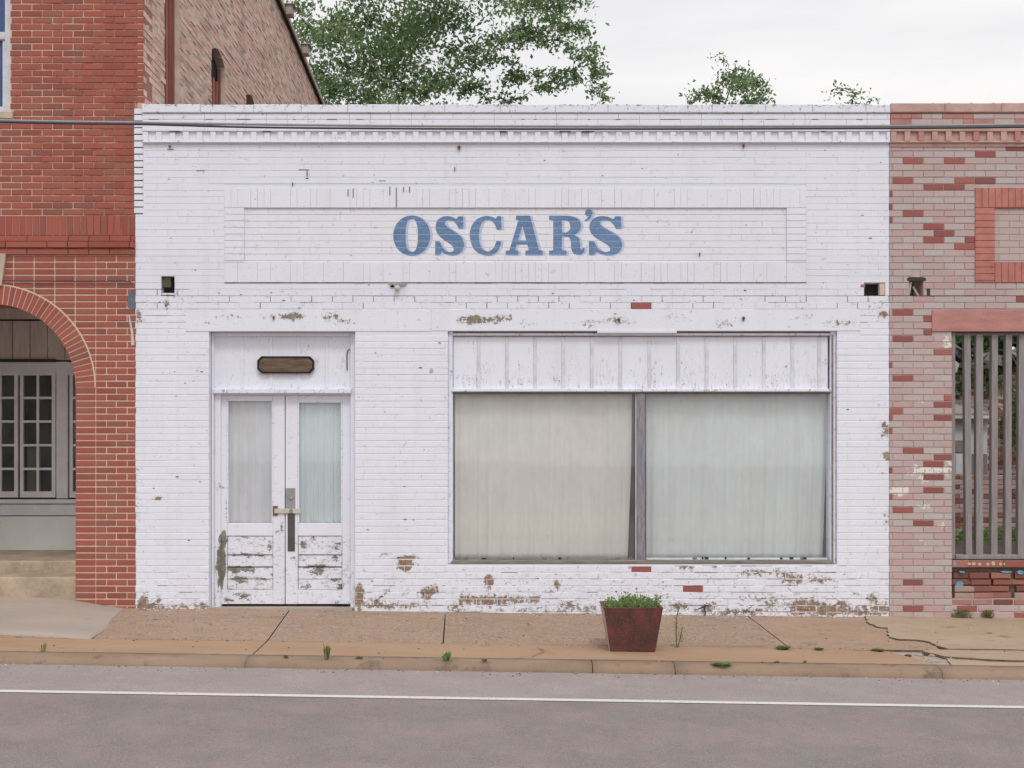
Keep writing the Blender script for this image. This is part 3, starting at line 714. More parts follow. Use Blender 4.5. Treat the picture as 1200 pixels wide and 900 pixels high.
# ragged brick-ends round the putlog holes, and a dark mossy lining
def jag(l_, r_, t_, b_):
    n = 14; return [( X((l_+r_)/2+(r_-l_)/2*math.cos(2*math.pi*q/n)*(1.12+.18*random.random())), Z((t_+b_)/2+(b_-t_)/2*math.sin(2*math.pi*q/n)*(1.12+.15*random.random()))) for q in range(n)]
fw.box(X(185), X(209), .12, .29, Z(350), Z(320), 'dirt'); fw.box(X(1010), X(1041), .16, .28, Z(350), Z(328), 'dirt')
fw.box(X(189.5), X(199), .03, .11, Z(336), Z(324), 'mossy') if 'mossy' in M else None
fw.brick(X(190), X(204), Z(346), Z(343.5), -.006, .05, 'white', rnd=.2, wear=.3); fw.brick(X(1031), X(1037), Z(346), Z(332), .004, .06, 'mortar_light', .004)
fw.brick(X(1008), X(1014), Z(337), Z(333), -.001, .05, 'ruin_brick', .004, rnd=.7)
# red brick ends that the white paint ran across, upper left
FRONT = fw.build('front_wall', ST)
# cornice: coping, fascia, dentil band
mb = MB()
x = 168
while x < 1042:
    x2 = min(x+random.uniform(52, 70), 1042); mb.brick(X(x)+.0015, X(x2)-.0015, Z(133.5), Z(124)+random.uniform(-.004, .004), -.055+random.uniform(-.002, .002), .42, 'white', .006, random.random(), lambda x, z: .34 if z > Z(127) else .12, 10, 2, .002); x = x2
mb.build('coping', ST)
mb = MB()
mb.wall([rect(X(168)+.002, XR-.003, Z(168.6), Z(133.4)-.004)], -.014, .36, 'white')
for (t_, b_, yy) in ((134, 141, -.036), (141, 148, -.036), (148, 155, -.044)):
    x = 168
    while x < 1042: x2 = min(x+24.2*random.choice((1, 1, 2)), 1042); mb.brick(X(x)+.001, X(x2)-.001, Z(b_)+.002, Z(t_)-.001, yy+random.uniform(-.001, .001), .05, 'white', .003, random.random(), lambda x, z: .03, 2, 1, .001); x = x2
x = 168
while x < 1042:
    mb.brick(X(x), X(min(x+6.6, 1042)), Z(168), Z(155)+.0, -.035+random.uniform(-.002, .002), .05, 'white', .003, random.random(), lambda x, z: .08, 1, 2)
    x += 15.82
mb.brick(X(168), X(1042)-.004, Z(168)+.001, Z(166)+0, -.040, .05, 'white', .003, .5, lambda x, z: .12, 60, 1)
for kx in range(40):
    a_ = random.uniform(170, 1030); rr = random.choice((133.6, 141, 141, 148.2, 155.3)); mb.box(X(a_), X(a_+random.uniform(2, 14)), -.0475 if rr > 145 else -.039, -.02, Z(rr)-.0022, Z(rr)+.0016, 'dirt')
mb.build('dentil_cornice', ST)
# smooth lintel band
mb = MB()
mb.brick(X(217.5), X(505), Z(388)-.003+0, Z(362.6), -.0026, .06, 'white_smooth', .004, .3, wear, 90, 8)
mb.brick(X(505.3), X(1008), Z(387.5)-.003, Z(362.6), -.0020, .06, 'white_smooth', .004, .5, wear, 150, 8)
mb.brick(X(700), X(793), Z(390)-.002, Z(386), -.006, .06, 'white_smooth', .003, .4, wear, 20, 1)
mb.brick(X(416.5), X(524.5), Z(387), Z(384), -.002, .05, 'white_smooth', .003) if False else None
mb.build('lintel', ST)
# side and back walls, roof, room
mb = MB()
BD = 15.0
mb.box(XL+.002, XL+.25, .302, BD, -.35, TOPZ-.12, 'old_mortar'); mb.box(XR-.25, XR-.002, .302, BD, -.35, TOPZ-.12, 'old_mortar')
mb.box(XL+.002, XR-.002, BD+.002, BD+.25, -.35, TOPZ-.2, 'old_mortar')
mb.build('side_wall', ST)
mb = MB(); mb.box(XL+.252, XR-.252, .302, BD, 4.55, 4.75, 'roof'); mb.build('roof', ST)
mb = MB(); mb.box(XL+.252, XR-.252, .302, BD, -.15, .02, 'room'); mb.box(XL+.252, XR-.252, 4.2, 4.3, .03, 4.5, 'room'); mb.build('room_lining', ST)

# --- sign lettering
def chaikin(lp):
    out_ = []
    n = len(lp)
    for i in range(n):
        a, b, c = Vector(lp[i-1]), Vector(lp[i]), Vector(lp[(i+1) % n])
        ang = (b-a).angle(c-b) if (b-a).length > 0 and (c-b).length > 0 else 0
        if ang > R(48): out_.append(tuple(b))
        else: out_.append(tuple(b+(a-b)*.25)); out_.append(tuple(b+(c-b)*.25))
    return out_
def ell(cx, cy, rx, ry, n=56, p=1.): return [(cx+rx*math.copysign(abs(math.cos(2*math.pi*k/n))**p, math.cos(2*math.pi*k/n)), cy+ry*math.copysign(abs(math.sin(2*math.pi*k/n))**p, math.sin(2*math.pi*k/n))) for k in range(n)]
S_ = [(135,2),(137,62),(115,64),(106,44),(90,26),(68,20),(50,26),(46,40),(60,56),(100,80),(130,104),(142,136),(136,166),(112,188),(80,194),(52,188),(32,174),(22,190),(0,192),(0,122),(22,124),(32,150),(52,172),(74,177),(90,169),(90,154),(76,138),(44,118),(16,96),(2,68),(2,40),(14,16),(36,3),(60,0),(84,6),(102,17),(112,2)]
def loc(lp, x0, y0_, sx=1, sy=1): return [(x0+x*sx, y0_+y*sy) for x, y in lp]
GL = [('letter_o', [ell(134, 169, 90, 98), ell(134, 168, 30, 80, p=.8)]),
 ('letter_s', [loc(S_, 248, 73)]),
 ('letter_c', [loc([(155,2),(157,66),(134,68),(126,42),(110,24),(86,18),(64,28),(50,58),(46,98),(50,136),(64,164),(86,175),(108,168),(124,148),(132,122),(155,122),(150,152),(134,178),(108,192),(80,194),(46,184),(16,154),(0,100),(8,52),(32,18),(66,2),(94,0),(118,8),(128,16),(136,2)], 413, 73)]),
 ('letter_a', [loc([(50,0),(118,0),(162,168),(180,170),(180,192),(96,192),(96,170),(112,168),(105,140),(54,140),(46,168),(62,170),(62,192),(0,192),(0,170),(18,168),(62,22),(50,20)], 590, 72), loc([(60,120),(100,120),(82,48)], 590, 72)]),
 ('letter_r', [loc([(0,0),(92,0),(126,6),(150,26),(157,50),(148,76),(120,94),(142,104),(150,124),(150,156),(154,166),(160,166),(164,156),(173,158),(168,180),(152,192),(128,190),(112,176),(106,150),(106,122),(98,106),(84,102),(62,102),(62,168),(84,170),(84,192),(0,192),(0,170),(20,168),(20,22),(0,20)], 801, 72), loc([(62,22),(84,22),(98,30),(104,52),(100,72),(84,82),(62,82)], 801, 72)]),
 ('apostrophe', [loc([(4,10),(10,2),(22,0),(34,6),(40,20),(32,40),(18,54),(2,60),(0,54),(14,44),(20,34),(10,34),(2,24)], 973, 40)]),
 ('letter_s', [loc(S_, 994, 73, 1.15, 1)])]
def letter_sheet(name, loops, parent, yf, mat, ox=0, oy=0, depth=.0025, reps=2):
    L2 = []
    for lp in loops:
        if len(lp) < 50 and len(lp) > 3:
            for _ in range(reps): lp = chaikin(lp)
        L2.append([(X(450+(x+ox)/4.138, .0), Z(235+(y+oy)/4.138, .0)) for x, y in lp])
    bm = bmesh.new()
    flat = [p for lp in L2 for p in lp]; vs_ = [bm.verts.new((x, yf, z)) for x, z in flat]
    for t in geometry.tessellate_polygon([[Vector((x, z, 0)) for x, z in lp] for lp in L2]):
        try: bm.faces.new([vs_[q] for q in t])
        except ValueError: pass
    for j in JOINTS:
        for dzz in (-.0045, -.0015, .0015, .0045):
            bmesh.ops.bisect_plane(bm, geom=bm.verts[:]+bm.edges[:]+bm.faces[:], plane_co=(0, 0, Z(j)+dzz), plane_no=(0, 0, 1), dist=1e-6)
    me = bpy.data.meshes.new(name)
    lay = bm.verts.layers.float.new('rnd')
    for v in bm.verts:
        dj = min(abs(v.co.z-Z(j)) for j in JOINTS)
        if dj < .0022: v.co.y += depth; v[lay] = 1.
        else: v[lay] = 0.
    for f in bm.faces:
        f.normal_update()
        if f.normal.y > 0: f.normal_flip()
    for v in bm.verts: v.co -= world_loc(parent)
    bm.to_mesh(me); bm.free(); me.materials.append(M[mat])
    o = bpy.data.objects.new(name, me); COL.objects.link(o); o.parent = parent
    return o
for nm, lps in GL:
    o = letter_sheet(nm, lps, ST, .0155-.0019, 'letter')
    s2_ = letter_sheet('drop_shade', lps, o, .0155-.0011, 'shade', ox=12, oy=2)

# --- entrance
RD = .17                                                 # recess depth of joinery
def XD(px, Y=RD): return X(px, Y)
def ZD(py, Y=RD): return Z(py, Y)
def doorwear(x, z, Y=RD):
    px, py = 600+x*FPX/(D+Y), HOR-(z-HC)*FPX/(D+Y)
    w_ = .0
    if py > 628: w_ += .20
    for a, b, rx, ry, s in ((276, 667, 8, 4, 1.1), (292, 667, 8, 4, 1.0), (281, 679, 7, 4, 1.1), (285, 699, 12, 6, .8), (270, 703, 8, 5, .7), (300, 690, 4, 2, .7), (262, 632, 3, 9, 1.6), (260, 660, 4, 20, 1.6), (259, 682, 3, 8, 1.2),
        (330, 618, 2, 6, .9), (325, 624, 2, 4, 1.0), (355, 639, 3, 3, .9), (395, 640, 4, 5, .7), (393, 655, 4, 4, .9), (375, 664, 14, 2.5, .8), (372, 671, 8, 4, .7), (394, 681, 6, 3, .8), (398, 688, 4, 3, .8), (360, 688, 8, 3, .6), (335, 662, 4, 10, .45), (316, 640, 2, 8, .6), (290, 651, 20, 1.5, .7), (303, 678, 10, 1.5, .6), (266, 600, 2, 12, .7), (253, 530, 2, 6, .6), (260, 571, 4, 1.5, .8)):
        d = ((px-a)/rx)**2+((py-b)/ry)**2
        if d < 1.8: w_ = max(w_, s*.80*max(0, 1-d/1.8)**.5)
    return w_
mb = MB()
wf = doorwear
ya = .10
mb.brick(X(245)+.001, XD(250.5, ya), -.05, Z(388)-.001, ya, .2, 'white_wood', .004, .5, wf, 1, 60)         # left jamb casing
mb.brick(XD(250.5, ya)+.002, XD(258.5, ya+.03), -.05, ZD(455), ya+.03, .12, 'white_wood', .004, .4, wf, 2, 60)
mb.brick(XD(411, ya+.03), X(416)-.001, -.05, Z(388)-.001, ya+.005, .2, 'white_wood', .004, .6, wf, 1, 60)
mb.brick(XD(250.5, ya)+.002, XD(411, ya)-.002, ZD(394, ya), Z(388)-.001, ya, .1, 'white_wood', .004, .3, None, 20, 1)
mb.brick(XD(250, ya)+.003, XD(412, ya)-.001, ZD(461, ya-.04), ZD(455.5, ya-.04), ya-.03, .12, 'white_wood', .006, .4, lambda x, z: .2, 30, 1)
mb.brick(XD(258.6), XD(411)-.001, ZD(463), ZD(460.5), RD-.02, .06, 'white_wood', .003)
mb.build('door_frame', ST)
mb = MB()                                                # board panel over the doors
y_ = RD-.03
edges = [250.8, 284, 318, 350, 383, 411]
for a, b in zip(edges[:-1], edges[1:]):
    mb.brick(XD(a, y_)+.002, XD(b, y_)-.002, ZD(456, y_), ZD(393.5, y_), y_+random.uniform(-.001, .001), .03, 'white_wood', .003, random.random(), lambda x, z: .05, 4, 8)
for a in edges[1:-1]: mb.brick(XD(a-1.6, y_)+.0, XD(a+1.6, y_), ZD(455, y_), ZD(394.5, y_), y_-.010, .02, 'white_wood', .003, .8)
mb.build('transom_panel', ST, )
def door(L0, R0, gl, gr, gt, handed):
    d = MB(); y = RD
    T, B = 463, 708
    d.brick(XD(L0), XD(gl-1), ZD(B), ZD(T), y, .045, 'white_door', .003, .4, wf, 4, 90)
    d.brick(XD(gr+1), XD(R0), ZD(B), ZD(T), y, .045, 'white_door', .003, .5, wf, 4, 90)
    d.brick(XD(gl-1)+.001, XD(gr+1)-.001, ZD(gt-1), ZD(T)-.001, y+.001, .043, 'white_door', .003, .5, wf, 8, 2)
    d.brick(XD(gl-1)+.001, XD(gr+1)-.001, ZD(628), ZD(613), y+.001, .043, 'white_door', .004, .5, wf, 12, 4)
    d.brick(XD(gl-1)+.001, XD(gr+1)-.001, ZD(B)+.001, ZD(691), y+.001, .043, 'white_door', .003, .5, wf, 14, 4)
    rows = [(628.6, 650), (651, 664), (665.3, 678.5), (679, 690.6)]
    for t_, b_ in rows: d.brick(XD(gl-.4), XD(gr+.4), ZD(b_), ZD(t_), y+.008+random.uniform(-.002, .002), .03, 'white_door', .003, random.random(), lambda x, z: wf(x, z)+.10, 16, 5, .004)
    for q in (650.5, 664.6, 678.7): d.box(XD(gl), XD(gr), y+.009, y+.02, ZD(q)-.0015, ZD(q)+.0012, 'dirt')
    # glazing beads
    for (a, b, t_, b_) in ((gl-1, gl+.6, gt-1, 613), (gr-.6, gr+1, gt-1, 613)): d.brick(XD(a), XD(b), ZD(b_)+.002, ZD(t_)-.002, y-.004, .03, 'white_door', .002, .7, lambda x, z: .22, 1, 40)
    o = d.build('door', ST)
    gmb = MB(); gmb.wall([rect(XD(gl-.8), XD(gr+.8), ZD(613), ZD(gt-.8))], y+.022, y+.026, 'glass'); gmb.build('glass_pane', o)
    return o
dl = door(259, 333.6, 267, 319, 471, 0); dr = door(334.6, 410.8, 350, 400, 473, 1)
h = MB(); h.brick(XD(334.8, RD), XD(346, RD), ZD(598.5), ZD(572), RD-.006, .006, 'steel', .001); h.blob((XD(341.5), RD-.012, ZD(584)), (.022, .010, .022), 'steel', 12); h.build('lock_plate', dr)
h = MB(); h.brick(XD(337.2), XD(345.6), ZD(646), ZD(601), RD-.008, .008, 'dark_steel', .0015); h.box(XD(338.5), XD(344), RD-.012, RD-.008, ZD(640), ZD(606), 'dark_steel'); h.build('push_plate', dr)
h = MB()
h.brick(XD(322), XD(353), ZD(601.5), ZD(596), RD-.022, .008, 'bulb', .002); h.box(XD(320), XD(325.5), RD-.014, RD, ZD(604), ZD(593), 'rust')
h.tube([(XD(341.5)+.012*math.cos(t), RD-.03, ZD(599)+.020*math.sin(t)) for t in [k*math.pi/5 for k in range(11)]], .0035, 'rust', 6); h.build('hasp', dr)
mb = MB(); mb.box(XD(247), XD(415), .02, .60, -.12, gz(X(330), .1)+.015, 'ramp', .5, .2); mb.build('threshold', ST)
mb = MB(); mb.hull8([(XD(392), RD-.05, ZD(706.5)), (XD(409), RD-.05, ZD(707)), (XD(409), RD-.02, ZD(707)), (XD(392), RD-.02, ZD(706.5)), (XD(391), RD-.05, ZD(703)), (XD(408), RD-.05, ZD(704.5)), (XD(408), RD-.02, ZD(704.5)), (XD(391), RD-.02, ZD(703))], 'white_wood', .5, .4)
mb.build('loose_board', ST)
# plaque
pq = MB(); yq = y_-.012
c_ = 5
pts = [(301.5+c_, 417.5), (368-c_, 417.5), (368, 417.5+c_), (368, 437.5-c_), (368-c_, 437.5), (301.5+c_, 437.5), (301.5, 437.5-c_), (301.5, 417.5+c_)]
pq.wall([[(XD(a, yq-.03), ZD(b, yq-.03)) for a, b in pts]], yq-.030, yq, 'dark_wood')
inn = [(334.7+(a-334.7)*.94, 427.5+(b-427.5)*.82) for a, b in pts]
P_ = thing('wooden_plaque', (XD(334.7, yq), yq, ZD(437, yq)), 'dark weathered wooden plaque with cut corners fixed above the double door', 'plaque')
pq.build('board', P_)
pq = MB(); n8 = len(pts)
loopA = [(XD(a, yq-.03), ZD(b, yq-.03)) for a, b in pts]; loopB = [(XD(a, yq-.03), ZD(b, yq-.03)) for a, b in inn]
pq.wall([loopA, loopB], yq-.036, yq-.0302, 'black'); pq.build('rim', P_)
hk = MB(); hk.tube([(XD(407, y_), y_-.014, ZD(434, y_)), (XD(406.8, y_), y_-.016, ZD(420, y_)), (XD(407, y_), y_-.02, ZD(413.5, y_)), (XD(408.5, y_), y_-.024, ZD(410.3, y_)), (XD(410.3, y_), y_-.02, ZD(409.6, y_))], .006, 'dark_steel', 8)
tag(hk.build('iron_hook', origin=(XD(407, y_), y_, ZD(434, y_))), 'thin dark bent iron hook on the white boards right of the wooden plaque', 'hook')

# --- shop window
WD = .14
def XW(px, Y=WD): return X(px, Y)
def ZW(py, Y=WD): return Z(py, Y)
wn = MB(); wfw = lambda x, z: .16
wn.brick(X(525)+.001, XW(531), Z(661)+.001, Z(387.5)-.001, .045, .18, 'white_wood', .004, .5, wfw, 1, 60)
wn.brick(XW(970.5), X(981)-.001, Z(661)+.001, Z(387.5)-.001, .045, .18, 'white_wood', .004, .6, wfw, 2, 60)
wn.brick(XW(974.5, .04), XW(976.5, .04), Z(658), Z(392), .034, .02, 'sill_wood', .003, .6, wfw, 1, 60)
wn.brick(XW(531)+.002, XW(970.5)-.002, Z(393.5), Z(387.5)-.001, .060, .16, 'sill_wood', .004)
wn.brick(XW(531)+.002, XW(970.5)-.002, Z(392.6), Z(389.8), .050, .03, 'white_wood', .003, .5, wfw, 60, 1)
wn.brick(XW(529, .02), XW(975, .02), ZW(459, .03), ZW(455.6, .03), .022, .12, 'white_wood', .004, .5, wfw, 60, 1)
wn.brick(XW(531)+.002, XW(970.5)-.002, ZW(461.5), ZW(459)-.001, .045, .10, 'sill_wood', .003)
WIN = wn.build('window_frame', ST)
tp = MB(); yb = .085
eds = [531, 558.5] + [558.5+33.55*q for q in range(1, 13)]; eds = [q for q in eds if q < 962]+[970]
eds = [531, 561, 594, 627, 660, 693.5, 727, 761, 794.5, 828, 861.5, 895, 928.5, 960, 970.3]
for a, b in zip(eds[:-1], eds[1:]):
    tp.brick(XW(a, yb)+.002, XW(b, yb)-.002, ZW(457, yb), ZW(392, yb), yb+random.uniform(-.001, .001), .03, 'white_batten', .003, random.random(), lambda x, z: -.04+.34*max(0, min(1, (ZW(402, yb)-z)/.4))*(.45+.55*math.sin(x*7.1+1)**2), 5, 14)
for a in eds[1:-1]: tp.brick(XW(a-1.9, yb), XW(a+1.9, yb), ZW(456, yb), ZW(395+random.uniform(-.5, .5), yb), yb-.012, .02, 'paint_grey', .003, .8, lambda x, z: .15, 1, 20)
tp.build('transom_panel', ST)
mu = MB(); mu.brick(XW(745.6), XW(755), ZW(658), ZW(461), .055, .09, 'mullion_wood', .006, .5, None, 1, 1); mu.brick(XW(744.2), XW(745.4), ZW(657), ZW(461.5), .075, .05, 'paint_grey', .002); mu.build('mullion', ST)
si = MB()
si.brick(XW(531)-.001, XW(970.5)+.001, Z(661)+.002, ZW(656.5, .03), .030, .18, 'sill_wood', .006, .5)
si.brick(XW(529), XW(974), Z(661)+.001, Z(658.4), .018, .08, 'sill_wood', .004, .5)
si.brick(XW(531)+.01, XW(744), ZW(657), ZW(654.6), .10, .04, 'sill_wood', .003); si.brick(XW(757), XW(970)-.01, ZW(657), ZW(653.5), .10, .04, 'paint_grey', .003)
x = 535
for q in range(22): a_ = random.uniform(533, 960); si.box(XW(a_), XW(a_+random.uniform(1, 5)), .095, .115, ZW(655), ZW(654-random.uniform(.5, 2)), random.choice(('sill_wood', 'dirt', 'sill_wood')))
si.build('window_sill', ST)
for (a, b) in ((531, 745.5), (755, 970.6)):
    gmb = MB(); gmb.wall([rect(XW(a)-.003, XW(b)+.003, ZW(656), ZW(460.8))], .125, .130, 'glass'); gmb.build('glass_pane', ST)

def curtain(a, b, top, bot, Y, mat, label, name='curtain', folds=14, amp=.012, sag=None, leftcut=None, rightcut=None, grow=0., group='curtains behind the glass'):
    c = MB(); nx, nz = 220, 26; x0, x1 = X(a, Y), X(b, Y); zt, zb = Z(top, Y), Z(bot, Y)
    ph = [random.uniform(0, 6.28) for _ in range(6)]; ids = []
    for j in range(nz+1):
        v = j/nz; row = []
        for i in range(nx+1):
            u = i/nx
            xa = x0+(leftcut(v) if leftcut else 0); xb = x1+(rightcut(v) if rightcut else 0)
            x_ = xa+(xb-xa)*u
            dd = sum(math.sin(u*folds*k2*2*math.pi+ph[q]+v*.4*math.sin(u*5+ph[q]))*s_ for q, (k2, s_) in enumerate(((1, .5), (1.7, .35), (2.9, .25), (.43, .6), (5.3, .12))))
            z_ = zt+(zb-zt)*v-(sag(u)*(1-v) if sag else 0)
            row.append(c.vert((x_, Y+amp*(1+grow*u**3)*dd*(.55+.45*v), z_)))
        ids.append(row)
    for j in range(nz):
        for i in range(nx): c.face((ids[j][i], ids[j][i+1], ids[j+1][i+1], ids[j+1][i]), mat)
    o = c.build(name, origin=((x0+x1)/2, Y, zb), fix=False); smooth(o)
    sm = o.modifiers.new('thickness', 'SOLIDIFY'); sm.thickness = .002
    return tag(o, label, 'curtain', group)
curtain(533, 743.8, 458.5, 655, .20, 'curtain_a', 'beige curtain filling the left pane of the shop window', folds=7, amp=.014, sag=lambda u: .006*abs(math.sin(u*9)), rightcut=lambda v: -.028-.05*max(0, v-.45)-.02*v)
curtain(757, 971, 458.5, 655, .215, 'curtain_b', 'pale blue-grey curtain filling the right pane of the shop window', folds=6, amp=.014, grow=1.6, sag=lambda u: .012*abs(math.sin(u*7+.6)), rightcut=lambda v: -.015-.065*max(0, v-.35)**1.2*1.2)
curtain(263, 322, 466, 616, .235, 'curtain_c', 'grey-white curtain behind the glass of the left door leaf', folds=3, amp=.012)
curtain(346, 405, 466, 616, .235, 'curtain_d', 'pale aqua curtain behind the glass of the right door leaf', folds=4, amp=.014)

# --- small fittings on the front
def nail(px, py, label, r_=.010):
    n_ = MB(); x_, z_ = X(px), Z(py); r_ *= 1.35; n_.tube([(x_, .01, z_), (x_, -.025, z_)], [r_*.6, r_*.7], 'rust', 8); n_.tube([(x_, -.02, z_), (x_, -.030, z_)], [r_, r_*.9], 'rust', 8)
    n_.tube([(x_, -.02, z_), (x_+.002, -.02, z_-.03)], [r_*.6, r_*.25], 'rust', 6)
    return tag(n_.build('wall_anchor', origin=(x_, 0, z_)), label, 'anchor', 'rusty wall anchors')
nail(199.5, 172, 'rusty anchor stub under the dentil cornice near the top left corner', .009)
nail(538, 173, 'rusty anchor stub under the dentil cornice above the first letters', .014)
nail(871, 171, 'small rusty anchor stub under the dentil cornice at the right', .010)
nail(725, 375, 'rusty bolt in the white lintel above the window mullion', .014); nail(871, 373, 'rusty bolt in the lintel above the right window pane', .013)
nail(321, 372, 'rusty bolt in the white lintel above the wooden plaque', .010)
lf = thing('wall_light_socket', (X(466), 0, Z(338)), 'old white knob of a broken wall light just below the sign panel', 'light fitting')
q = MB(); q.blob((X(466), -.045, Z(338.5)), (.032, .03, .032), 'bulb', 12); smooth(q.build('knob', lf))
q = MB(); q.tube([(X(466), .0, Z(337)), (X(466), -.03, Z(338))], .014, 'bulb', 8)
q.hull8([(X(457), -.02, Z(335)), (X(475), -.02, Z(335)), (X(475), .0, Z(335)), (X(457), .0, Z(335)), (X(456), -.02, Z(331.5)), (X(477), -.02, Z(331.8)), (X(477), .0, Z(331.8)), (X(456), .0, Z(331.5))], 'steel'); q.blob((X(460), -.01, Z(335)), (.022, .012, .018), 'black', 7, jit=.3); q.build('bracket', lf)
q = MB(); q.tube([(X(505.5), .0, Z(434)), (X(505.5), -.016, Z(434))], [.020, .017], 'bulb', 12)
tag(q.build('round_wall_cap', origin=(X(505.5), 0, Z(434))), 'small round white cap on the brick pier left of the shop window', 'wall cap')

# =================================================================== RED BRICK BUILDING (left)
BB = thing('brick_building', (X(-40), 0, 0), 'tall red brick building with an arched porch, left of the white storefront', 'building')
CX, CY, RI, RO = -9, 454.0, 97.5, 121
LX = -330
bt = 9.25
mb = MB()
arc = lambda r_, n=40, a0=0, a1=math.pi: [(X(CX+r_*math.cos(a0+(a1-a0)*k/n)), Z(CY-r_*math.sin(a0+(a1-a0)*k/n))) for k in range(n+1)]
out_l = [(X(LX), -.3), (X(CX-RI-.4), -.3)]+arc(RI+.4)[::-1]+[(X(CX+RI+.4), -.3), (X(158), -.3), (X(158), Z(250)), (X(168)-.002, Z(250)+.001), (X(168)-.002, bt), (X(LX), bt)]
# lower half cream mortar, upper half red-stained mortar
lo = [(X(LX), -.3), (X(CX-RI-.4), -.3)]+arc(RI+.4)[::-1]+[(X(CX+RI+.4), -.3), (X(158), -.3), (X(158), Z(296)), (X(LX), Z(296))]
mb.wall([lo], .009, .33, 'mortar_light')
W2 = (-97, 12, -20, 131)
mb.wall([[(X(LX), Z(296)+.001), (X(158), Z(296)+.001), (X(158), Z(250)), (X(168)-.002, Z(250)), (X(168)-.002, bt), (X(LX), bt)], rect(X(W2[0])-e, X(W2[1])+e, Z(W2[3]), Z(-60))], .007, .33, 'mortar_red')
def mort_up(px, py): return 'red_brick'
ringcut_r = RO-2.5
def cut_arch(u, v_, t, b):
    segs = [(u, v_)]
    # distance of the row's nearest edge to the centre
    if t < CY:
        yy = (abs(t-CY)+abs(b-CY))/2
        if yy < ringcut_r:
            hw = math.sqrt(ringcut_r**2-yy**2); l_, r_ = CX-hw, CX+hw
            ns = []
            for p, q in segs:
                if q <= l_ or p >= r_: ns.append((p, q)); continue
                if p < l_: ns.append((p, l_))
                if q > r_: ns.append((r_, q))
            segs = ns
    else:
        segs = cutter([(CX-RI, CX+RI, CY-1, 900)])(u, v_, t, b)
    return [(p, q) for p, q in segs]
cut_win = cutter([(W2[0], W2[1], -60, 131), (W2[0]-4, 16, 129, 140)])
# upper bricks
k = 0; top = 252.3
while Z(top) < bt:
    bot = top; top = bot-7.75; k += 1
    b_end = 168 if bot < 127 else 157.5
    if Z(top) > bt-.02: break
    lightm = True
    course(mb, LX, b_end, top, bot, 0, 'red_brick', phase=(k % 2)*BR/2+13, hj=.0125, vj=.0115, jit=.002, cut=cut_win, ojz=.001)
# cream mortar smears: thin proud pointing in the left part of the upper storey
for q in range(1): pass
# cornice courses 252-297
x = LX
while x < 158:
    x2 = min(x+8.0, 158); mb.brick(X(x)+.004, X(x2)-.004, Z(276), Z(253), -.004+random.uniform(-.002, .002), .05, 'red_brick', .003, random.random(), None, 1, 1, .002); x = x2
for (t_, b_, yy) in ((276.5, 283.3, -.016), (283.8, 290.8, -.040), (292, 298.7, -.020)):
    x = LX
    while x < 158: x2 = min(x+BR*random.choice((1, 1, 2)), 158.6); mb.brick(X(x)+.003, X(x2)-.003, Z(b_)+.001, Z(t_)-.001, yy+random.uniform(-.003, .003), .08, 'red_brick', .004, random.random(), None, 1, 1, .003); x = x2
# lower bricks: stacked bond beside the arch, running bond pier
k = 0; top = 299
while top < 745:
    bot = top+7.75
    course(mb, LX, 111.4, top, bot, 0, 'red_brick', phase=112-24.1*20, hj=.0155, vj=.0140, cut=cut_arch, L_=24.1, jit=.0007, tilt=.0005)
    course(mb, 112.6, 159.2, top, bot, 0, 'red_brick', phase=112+(12.6 if k % 2 else 0), hj=.0155, vj=.0140, jit=.0015, L_=24.1)
    top = bot; k += 1
# white-painted brick ends between the two fronts, high up
top = 126.5
while top < 250:
    mb.brick(X(157.2), X(167.8), Z(top+7.75)+.0055, Z(top)-.0055, -.004+random.uniform(-.002, .002), .06, 'white', .003, random.random(), lambda x, z: .1, 2, 1, .002)
    mb.box(X(157.3), X(167.6), .0, .02, Z(top+7.75)-.004, Z(top+7.75)+.004, 'dirt')
    top += 7.75
FW2 = mb.build('front_wall', BB)
# pale mortar smears painted on, lower front and corner
mb = MB()
nr = 52
for k in range(nr):
    a0 = math.pi*k/nr; a1 = math.pi*(k+1)/nr; am = (a0+a1)/2; g_ = .0055/ (X(CX+RI)-X(CX))
    pts8 = []
    rr0, rr1 = X(CX+RI)-X(CX), X(CX+RO-1.3)-X(CX); cx, cz = X(CX), Z(CY); jy = random.uniform(-.002, .002)
    for yy in (-.006+jy, .30 if False else .10):
        pass
    P4 = [(cx+rr0*math.cos(a0+g_), cz+rr0*math.sin(a0+g_)), (cx+rr1*math.cos(a0+g_*.8), cz+rr1*math.sin(a0+g_*.8)), (cx+rr1*math.cos(a1-g_*.8), cz+rr1*math.sin(a1-g_*.8)), (cx+rr0*math.cos(a1-g_), cz+rr0*math.sin(a1-g_))]
    mb.wall([P4], -.0072+jy*.7, .32, 'red_brick', rnd=random.random())
ring = arc(RO+.5)+[(p[0], p[1]) for p in arc(RI+.3)[::-1]]
mb.wall([ring], -.0024, .31, 'mortar_light')
mb.build('arch_ring', BB)
mb = MB(); ks = [(X(CX-17.5), Z(297.5)), (X(CX+17), Z(297.5)), (X(CX+12), Z(335)), (X(CX-12), Z(335))]
mb.wall([ks], -.03, .1, 'stone'); mb.build('keystone', BB)
# corner blemishes
mb = MB()
def smear(pts, mat, y=-.0035, t=.004): mb.wall([[(X(a), Z(b)) for a, b in pts]], y, y+t, mat)
smear([(152, 341), (157, 339), (158.5, 345), (158.5, 362), (154, 364), (149, 357), (150, 348)], 'paint_smudge') if 'paint_smudge' in M else None
smear([(150.5, 369), (152, 369), (156, 388), (157.5, 404), (154, 405), (153.5, 390)], 'bulb')
mb.build('paint_smear', BB)
